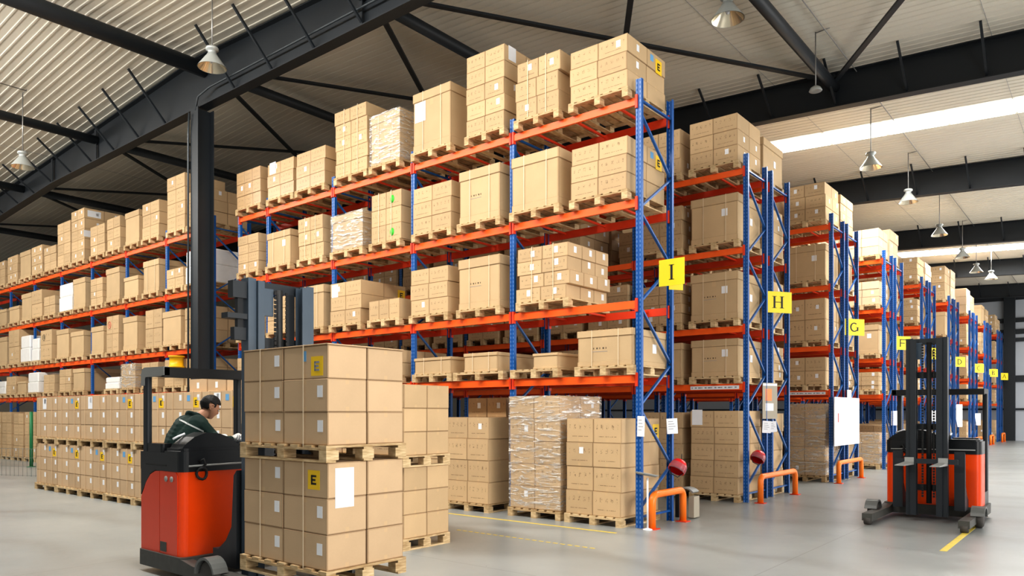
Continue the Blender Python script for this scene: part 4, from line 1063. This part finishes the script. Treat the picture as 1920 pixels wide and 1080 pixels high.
    for y in (-.195,.195):
        fh=.5 if forkz<.6 else .12; L_=1.0 if forkz<.6 else .7; b=MB(); xb=mx+.074 if forkz<.6 else mx+.085
        b.prism([(xb,fz),(xb+.035,fz),(xb+L_,fz+.018),(xb+L_,fz+.03),(xb+.02,fz+.045),(xb+.012,fz+fh),(xb,fz+fh)],y-.055,y+.055,M_MAST if forkz<.6 else M_GREY,MXZ); b.obj('fork',r)
    return r
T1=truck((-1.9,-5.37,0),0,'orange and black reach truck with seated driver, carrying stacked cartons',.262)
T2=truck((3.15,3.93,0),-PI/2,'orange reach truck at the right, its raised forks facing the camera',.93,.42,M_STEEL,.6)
T2.scale=(1.0,1.2,.96)
# ================================================================= driver
def blob(name,chains,voxel,m,parent=None,extra=None,smooth=4,loc=(0,0,0)):
    bm=bmesh.new()
    for pts,rad in chains:
        pts=[Vector(p) for p in pts]; rad=rad if isinstance(rad,(list,tuple)) else [rad]*len(pts)
        for p,q,ra,rb in zip(pts[:-1],pts[1:],rad[:-1],rad[1:]):
            n=max(2,int((q-p).length/(.35*min(ra,rb)))+1)
            for i in range(n+1):
                t=i/n; c=p.lerp(q,t); rr=ra+(rb-ra)*t
                bmesh.ops.create_icosphere(bm,subdivisions=2,radius=rr,matrix=Matrix.Translation(c))
    if extra: extra(bm)
    me=bpy.data.meshes.new(name); bm.to_mesh(me); bm.free()
    tmp=bpy.data.objects.new(name+'_tmp',me); COL.objects.link(tmp)
    md=tmp.modifiers.new('r','REMESH'); md.mode='VOXEL'; md.voxel_size=voxel; md.use_smooth_shade=True
    sm=tmp.modifiers.new('s','SMOOTH'); sm.factor=.5; sm.iterations=smooth
    dg=bpy.context.evaluated_depsgraph_get(); me2=bpy.data.meshes.new_from_object(tmp.evaluated_get(dg)); me2.name=name
    bpy.data.objects.remove(tmp); bpy.data.meshes.remove(me)
    me2.materials.clear(); me2.materials.append(m)
    for p in me2.polygons: p.use_smooth=True
    o=bpy.data.objects.new(name,me2); COL.objects.link(o); o.location=loc
    if parent is not None: o.parent=parent
    return o
# all in coordinates relative to the pelvis; he faces +y
PV=Vector((-2.6,-5.62,1.17))
def W(x,y,z): return tuple(Vector((x,y,z))-PV)
HC=Vector(W(-2.59,-5.245,1.755)); HR=Matrix.Rotation(-.55,4,'X')@Matrix.Rotation(-.12,4,'Z')
HM=Matrix.Translation(HC)@HR@Matrix.Scale(1.1,4)
def head_pts(bm,grow=0,hair=False):
    r0=bmesh.ops.create_uvsphere(bm,u_segments=40,v_segments=28,radius=1.0)
    for v in r0['verts']:
        x,y,z=v.co; d=Vector((x,y,z))
        sx,sy,sz=.076,.098,.115
        p=Vector((x*sx,y*sy-.012,z*sz+.012))
        if z<0: # taper to jaw, bring chin forward
            k=-z; p.x*=1-.30*k*k; p.y=p.y*(1-.18*k)+.03*k; 
            if y<-.1: p.y+=.035*k
        if y>.3:
            f=(y-.3)/.7; p.y+=-.004*f
            nose=math.exp(-((x)/.17)**2)*math.exp(-((z+.12)/.18)**2); p.y+=.026*nose*f
            brow=math.exp(-((z-.2)/.09)**2)*math.exp(-(x/.5)**2); p.y+=.005*brow*f
            for ex in (-.34,.34): p.y-=.009*math.exp(-((x-ex)/.15)**2-((z-.06)/.1)**2)*f
            lip=math.exp(-(x/.26)**2)*(math.exp(-((z+.47)/.05)**2)+math.exp(-((z+.58)/.05)**2)); p.y+=.006*lip*f
            p.y-=.005*math.exp(-(x/.3)**2-((z+.525)/.025)**2)*f
            chin=math.exp(-(x/.25)**2)*math.exp(-((z+.85)/.16)**2); p.y+=.012*chin
        v.co=HM@p
    for s in (-1,1):
        for i in range(10):
            a=-PI*.45+i*PI*1.35/9
            c=Vector((s*(.078+.006*math.sin(a)),-.016-.016*math.cos(a)*1.0,.0+.028*math.sin(a)))
            bmesh.ops.create_icosphere(bm,subdivisions=1,radius=.0085,matrix=HM@Matrix.Translation(c))
        bmesh.ops.create_icosphere(bm,subdivisions=1,radius=.014,matrix=HM@Matrix.Translation((s*.074,-.012,-.004)))
def hand(w,dirv,palmn,s):
    """palm with five separate curled fingers; returns chains"""
    w=Vector(w); d=Vector(dirv).normalized(); n=Vector(palmn).normalized(); a=d.cross(n).normalized()
    ch=[([w,w+d*.045,w+d*.085],[.024,.03,.03])]
    for k in (-.022,.022): ch.append(([w+d*.03+a*k,w+d*.088+a*k],[.02,.017]))
    for k,(off,ln) in enumerate(((-.033,.062),(-.011,.074),(.011,.07),(.032,.054))):
        p0=w+d*.088+a*off; p1=p0+d*ln*.42+n*.012; p2=p1+d*ln*.12+n*ln*.42; p3=p2-d*ln*.18+n*ln*.28
        ch.append(([p0,p1,p2,p3],[.0105,.0098,.009,.0078]))
    t0=w+d*.03+a*(-.03*s); t1=t0+d*.03-a*.028*s+n*.018; t2=t1+d*.028-a*.004*s+n*.03
    ch.append(([t0,t1,t2],[.015,.012,.01]))
    return ch
rw=W(-2.42,-5.075,1.405); lw=W(-2.82,-5.02,1.42)
rh=hand(rw,(.05,.8,.35),(.0,.25,-.9),1); lh=hand(lw,(.1,.9,.0),(.0,.0,-1),-1)
torso=[([W(-2.6,-5.62,1.17),W(-2.6,-5.6,1.33),W(-2.6,-5.5,1.5),W(-2.6,-5.42,1.6)],[.145,.14,.15,.09]),
 ([W(-2.5,-5.62,1.17),W(-2.5,-5.56,1.4),W(-2.47,-5.46,1.56)],[.12,.115,.10]),([W(-2.7,-5.62,1.17),W(-2.7,-5.56,1.4),W(-2.73,-5.46,1.56)],[.12,.115,.10])]
neck=[([W(-2.6,-5.43,1.6),W(-2.595,-5.35,1.67),W(-2.59,-5.285,1.72)],[.065,.056,.054])]
rarm=[([W(-2.43,-5.45,1.56),W(-2.37,-5.34,1.43),W(-2.35,-5.26,1.37)],[.075,.056,.05]),([W(-2.35,-5.26,1.37),W(-2.38,-5.16,1.385),rw],[.05,.042,.03])]
larm=[([W(-2.77,-5.45,1.56),W(-2.85,-5.33,1.45),W(-2.88,-5.24,1.38)],[.075,.056,.05]),([W(-2.88,-5.24,1.38),W(-2.86,-5.14,1.4),lw],[.05,.042,.03])]
legs=[([W(-2.5,-5.6,1.15),W(-2.5,-5.35,1.14),W(-2.5,-5.16,1.1)],[.105,.08,.062]),([W(-2.5,-5.16,1.1),W(-2.5,-5.14,.85),W(-2.5,-5.13,.56)],[.06,.052,.036]),([W(-2.5,-5.16,.51),W(-2.5,-5.0,.5)],[.04,.032]),
 ([W(-2.7,-5.6,1.15),W(-2.7,-5.35,1.14),W(-2.7,-5.16,1.1)],[.105,.08,.062]),([W(-2.7,-5.16,1.1),W(-2.7,-5.14,.85),W(-2.7,-5.13,.56)],[.06,.052,.036]),([W(-2.7,-5.16,.51),W(-2.7,-5.0,.5)],[.04,.032])]
body=blob('person',torso+neck+rarm+larm+legs+rh+lh,.0065,M_SKIN,extra=head_pts,smooth=2,loc=tuple(PV))
tag(body,'driver with short black hair and dark green jacket, seated leaning over the controls','person')
def gr(chs,g): return [(p,[x+g for x in (r if isinstance(r,(list,tuple)) else [r]*len(p))]) for p,r in chs]
jk=gr(torso,.028)+[([W(-2.43,-5.45,1.56),W(-2.37,-5.34,1.43),W(-2.35,-5.26,1.37)],[.098,.08,.07]),([W(-2.35,-5.26,1.37),W(-2.38,-5.17,1.385),W(-2.41,-5.1,1.4)],[.07,.058,.046]),
 ([W(-2.77,-5.45,1.56),W(-2.85,-5.33,1.45),W(-2.88,-5.24,1.38)],[.098,.08,.07]),([W(-2.88,-5.24,1.38),W(-2.86,-5.15,1.4),W(-2.83,-5.05,1.42)],[.07,.058,.046])]
import itertools
coll=[([W(-2.6+.075*math.cos(a),-5.405+.07*math.sin(a)-.02*math.cos(0),1.655-.5*.07*math.sin(a)+.02) for a in [i*PI/7 for i in range(7,15)]],.024),
      ([W(-2.68,-5.42,1.64),W(-2.6,-5.5,1.69),W(-2.52,-5.42,1.64)],[.03,.034,.03])]
folds=[([W(-2.5,-5.7,1.28),W(-2.45,-5.6,1.3),W(-2.43,-5.5,1.28)],.06),([W(-2.38,-5.37,1.48),W(-2.31,-5.33,1.43)],.055),([W(-2.3,-5.29,1.36),W(-2.33,-5.22,1.36)],.05)]
jo=blob('jacket',jk+coll+folds,.008,M_JACK,body,smooth=3)
blob('trousers',gr(legs[:2]+legs[3:5],.014),.01,M_TROU,body,smooth=2)
blob('shoe',gr([legs[2]],.014),.01,M_PLAST,body,smooth=2); blob('shoe',gr([legs[5]],.014),.01,M_PLAST,body,smooth=2)
blob('glove',gr(rh,.004),.0045,M_GLOVE,body,smooth=1); blob('glove',gr(lh,.004),.0045,M_GLOVE,body,smooth=1)
# hair: cap over the skull, shorter at the sides and nape
hb=bmesh.new(); r0=bmesh.ops.create_uvsphere(hb,u_segments=44,v_segments=30,radius=1.0); kill=[]
hr=random.Random(3)
for v in r0['verts']:
    x,y,z=v.co
    lim=-.45 if y<-.45 else (-.45+(y+.45)*1.25 if y<.1 else .24+(y-.1)*.4)
    if abs(x)>.7 and -.3<y<.12: lim=max(lim,.2)
    if abs(x)>.7 and .12<=y<.3: lim=-.02
    if z<lim: kill.append(v)
    p=Vector((x*.076,y*.098-.012,z*.115+.012)); 
    if z<0: k=-z; p.x*=1-.30*k*k; p.y=p.y*(1-.18*k)+.03*k+(.035*k if y<-.1 else 0)
    n=Vector((x,y,z)); p+=n*(.006+.010*max(0,z)+.005*max(0,-y)+hr.uniform(-.0012,.0022)); v.co=HM@p
bmesh.ops.delete(hb,geom=kill,context='VERTS')
hm=bpy.data.meshes.new('hair'); hb.to_mesh(hm); hb.free(); hm.materials.append(M_HAIR)
for p in hm.polygons: p.use_smooth=True
ho=link('hair',hm,body); sd=ho.modifiers.new('t','SOLIDIFY'); sd.thickness=.008; sd.offset=-1
# eyes and brows
for s in (-1,1):
    b=MB(); M=HM@Matrix.Translation((s*.029,.0715,.019)); b.lathe([(0,.011),(.006,.0095),(.011,.003),(.011,0)],M_WHITE,12,M@Matrix.Rotation(-PI/2,4,'X')); b.lathe([(0,.0125),(.004,.0122),(.005,.011)],M_BLK,10,M@Matrix.Rotation(-PI/2,4,'X')); b.obj('eye',body)
    MB().tube([HM@Vector((s*.045,.076,.036)),HM@Vector((s*.03,.086,.041)),HM@Vector((s*.014,.089,.037))],.0028,M_HAIR,6).obj('eyebrow',body)
# silver stripe hugging the back of the jacket on his right side
from mathutils.bvhtree import BVHTree
bv=BVHTree.FromPolygons([v.co for v in jo.data.vertices],[p.vertices for p in jo.data.polygons])
b=MB(); ptsu=[];n=14
a0=Vector(W(-2.36,-5.73,1.63)); a1=Vector(W(-2.26,-5.5,1.50)); din=Vector((-.8,.45,-.0)).normalized()
for i in range(n+1):
    o_=a0.lerp(a1,i/n)-din*.2
    for dz in (.009,-.009):
        h_=bv.ray_cast(o_+Vector((0,0,dz)),din)
        p=h_[0]+h_[1]*.004 if h_[0] is not None else o_+din*.2
        b.v.append(p)
for i in range(n): b.face([2*i,2*i+1,2*i+3,2*i+2],M_STRIPE)
b.obj('reflective_stripe',body)
# ================================================================= light
w=bpy.data.worlds.new('world'); sc.world=w; w.use_nodes=True
bg=w.node_tree.nodes['Background']; bg.inputs[0].default_value=(1.0,.98,.95,1); bg.inputs[1].default_value=.3
def alight(name,loc,rot,sx,sy,e,col=(1,.98,.95)):
    l=bpy.data.lights.new(name,'AREA'); l.shape='RECTANGLE'; l.size=sx; l.size_y=sy; l.energy=e; l.color=col
    o=bpy.data.objects.new(name,l); COL.objects.link(o); o.location=loc; o.rotation_euler=rot; return o
alight('skylight_and_fill',(3,12.6,9.2),(0,0,0),10,1,900)
alight('skylight_and_fill',(3,31.9,9.2),(0,0,0),10,1.2,1100)
alight('skylight_and_fill',(3,22,9.0),(0,0,0),10,1.2,500)  # added fill lamp between the two strips, no skylight above it
alight('skylight_and_fill',(-14,-6.5,9.2),(math.radians(35),0,0),34,1,2700,(1,.96,.9))
alight('door_daylight',(13,26,3.2),(0,PI/2,0),5,40,3000,(1,.97,.94))
alight('door_daylight',(12,-5,2.8),(0,PI/2,.0),4,9,800,(1,.97,.94))
su=bpy.data.lights.new('daylight','SUN'); su.energy=1.0; su.angle=math.radians(30); su.color=(1,.97,.93)
so=bpy.data.objects.new('daylight',su); COL.objects.link(so)
d=Vector((-.96,.06,-.27)); so.rotation_euler=d.to_track_quat('-Z','Y').to_euler()
sc.view_settings.view_transform='Standard'; sc.view_settings.look='None'; sc.view_settings.exposure=0.05; sc.view_settings.gamma=0.86
sc.cycles.use_denoising=True; sc.cycles.max_bounces=8; sc.cycles.diffuse_bounces=4; sc.cycles.glossy_bounces=3; sc.cycles.transparent_max_bounces=12
sc.cycles.caustics_reflective=False; sc.cycles.caustics_refractive=False; sc.cycles.sample_clamp_indirect=6
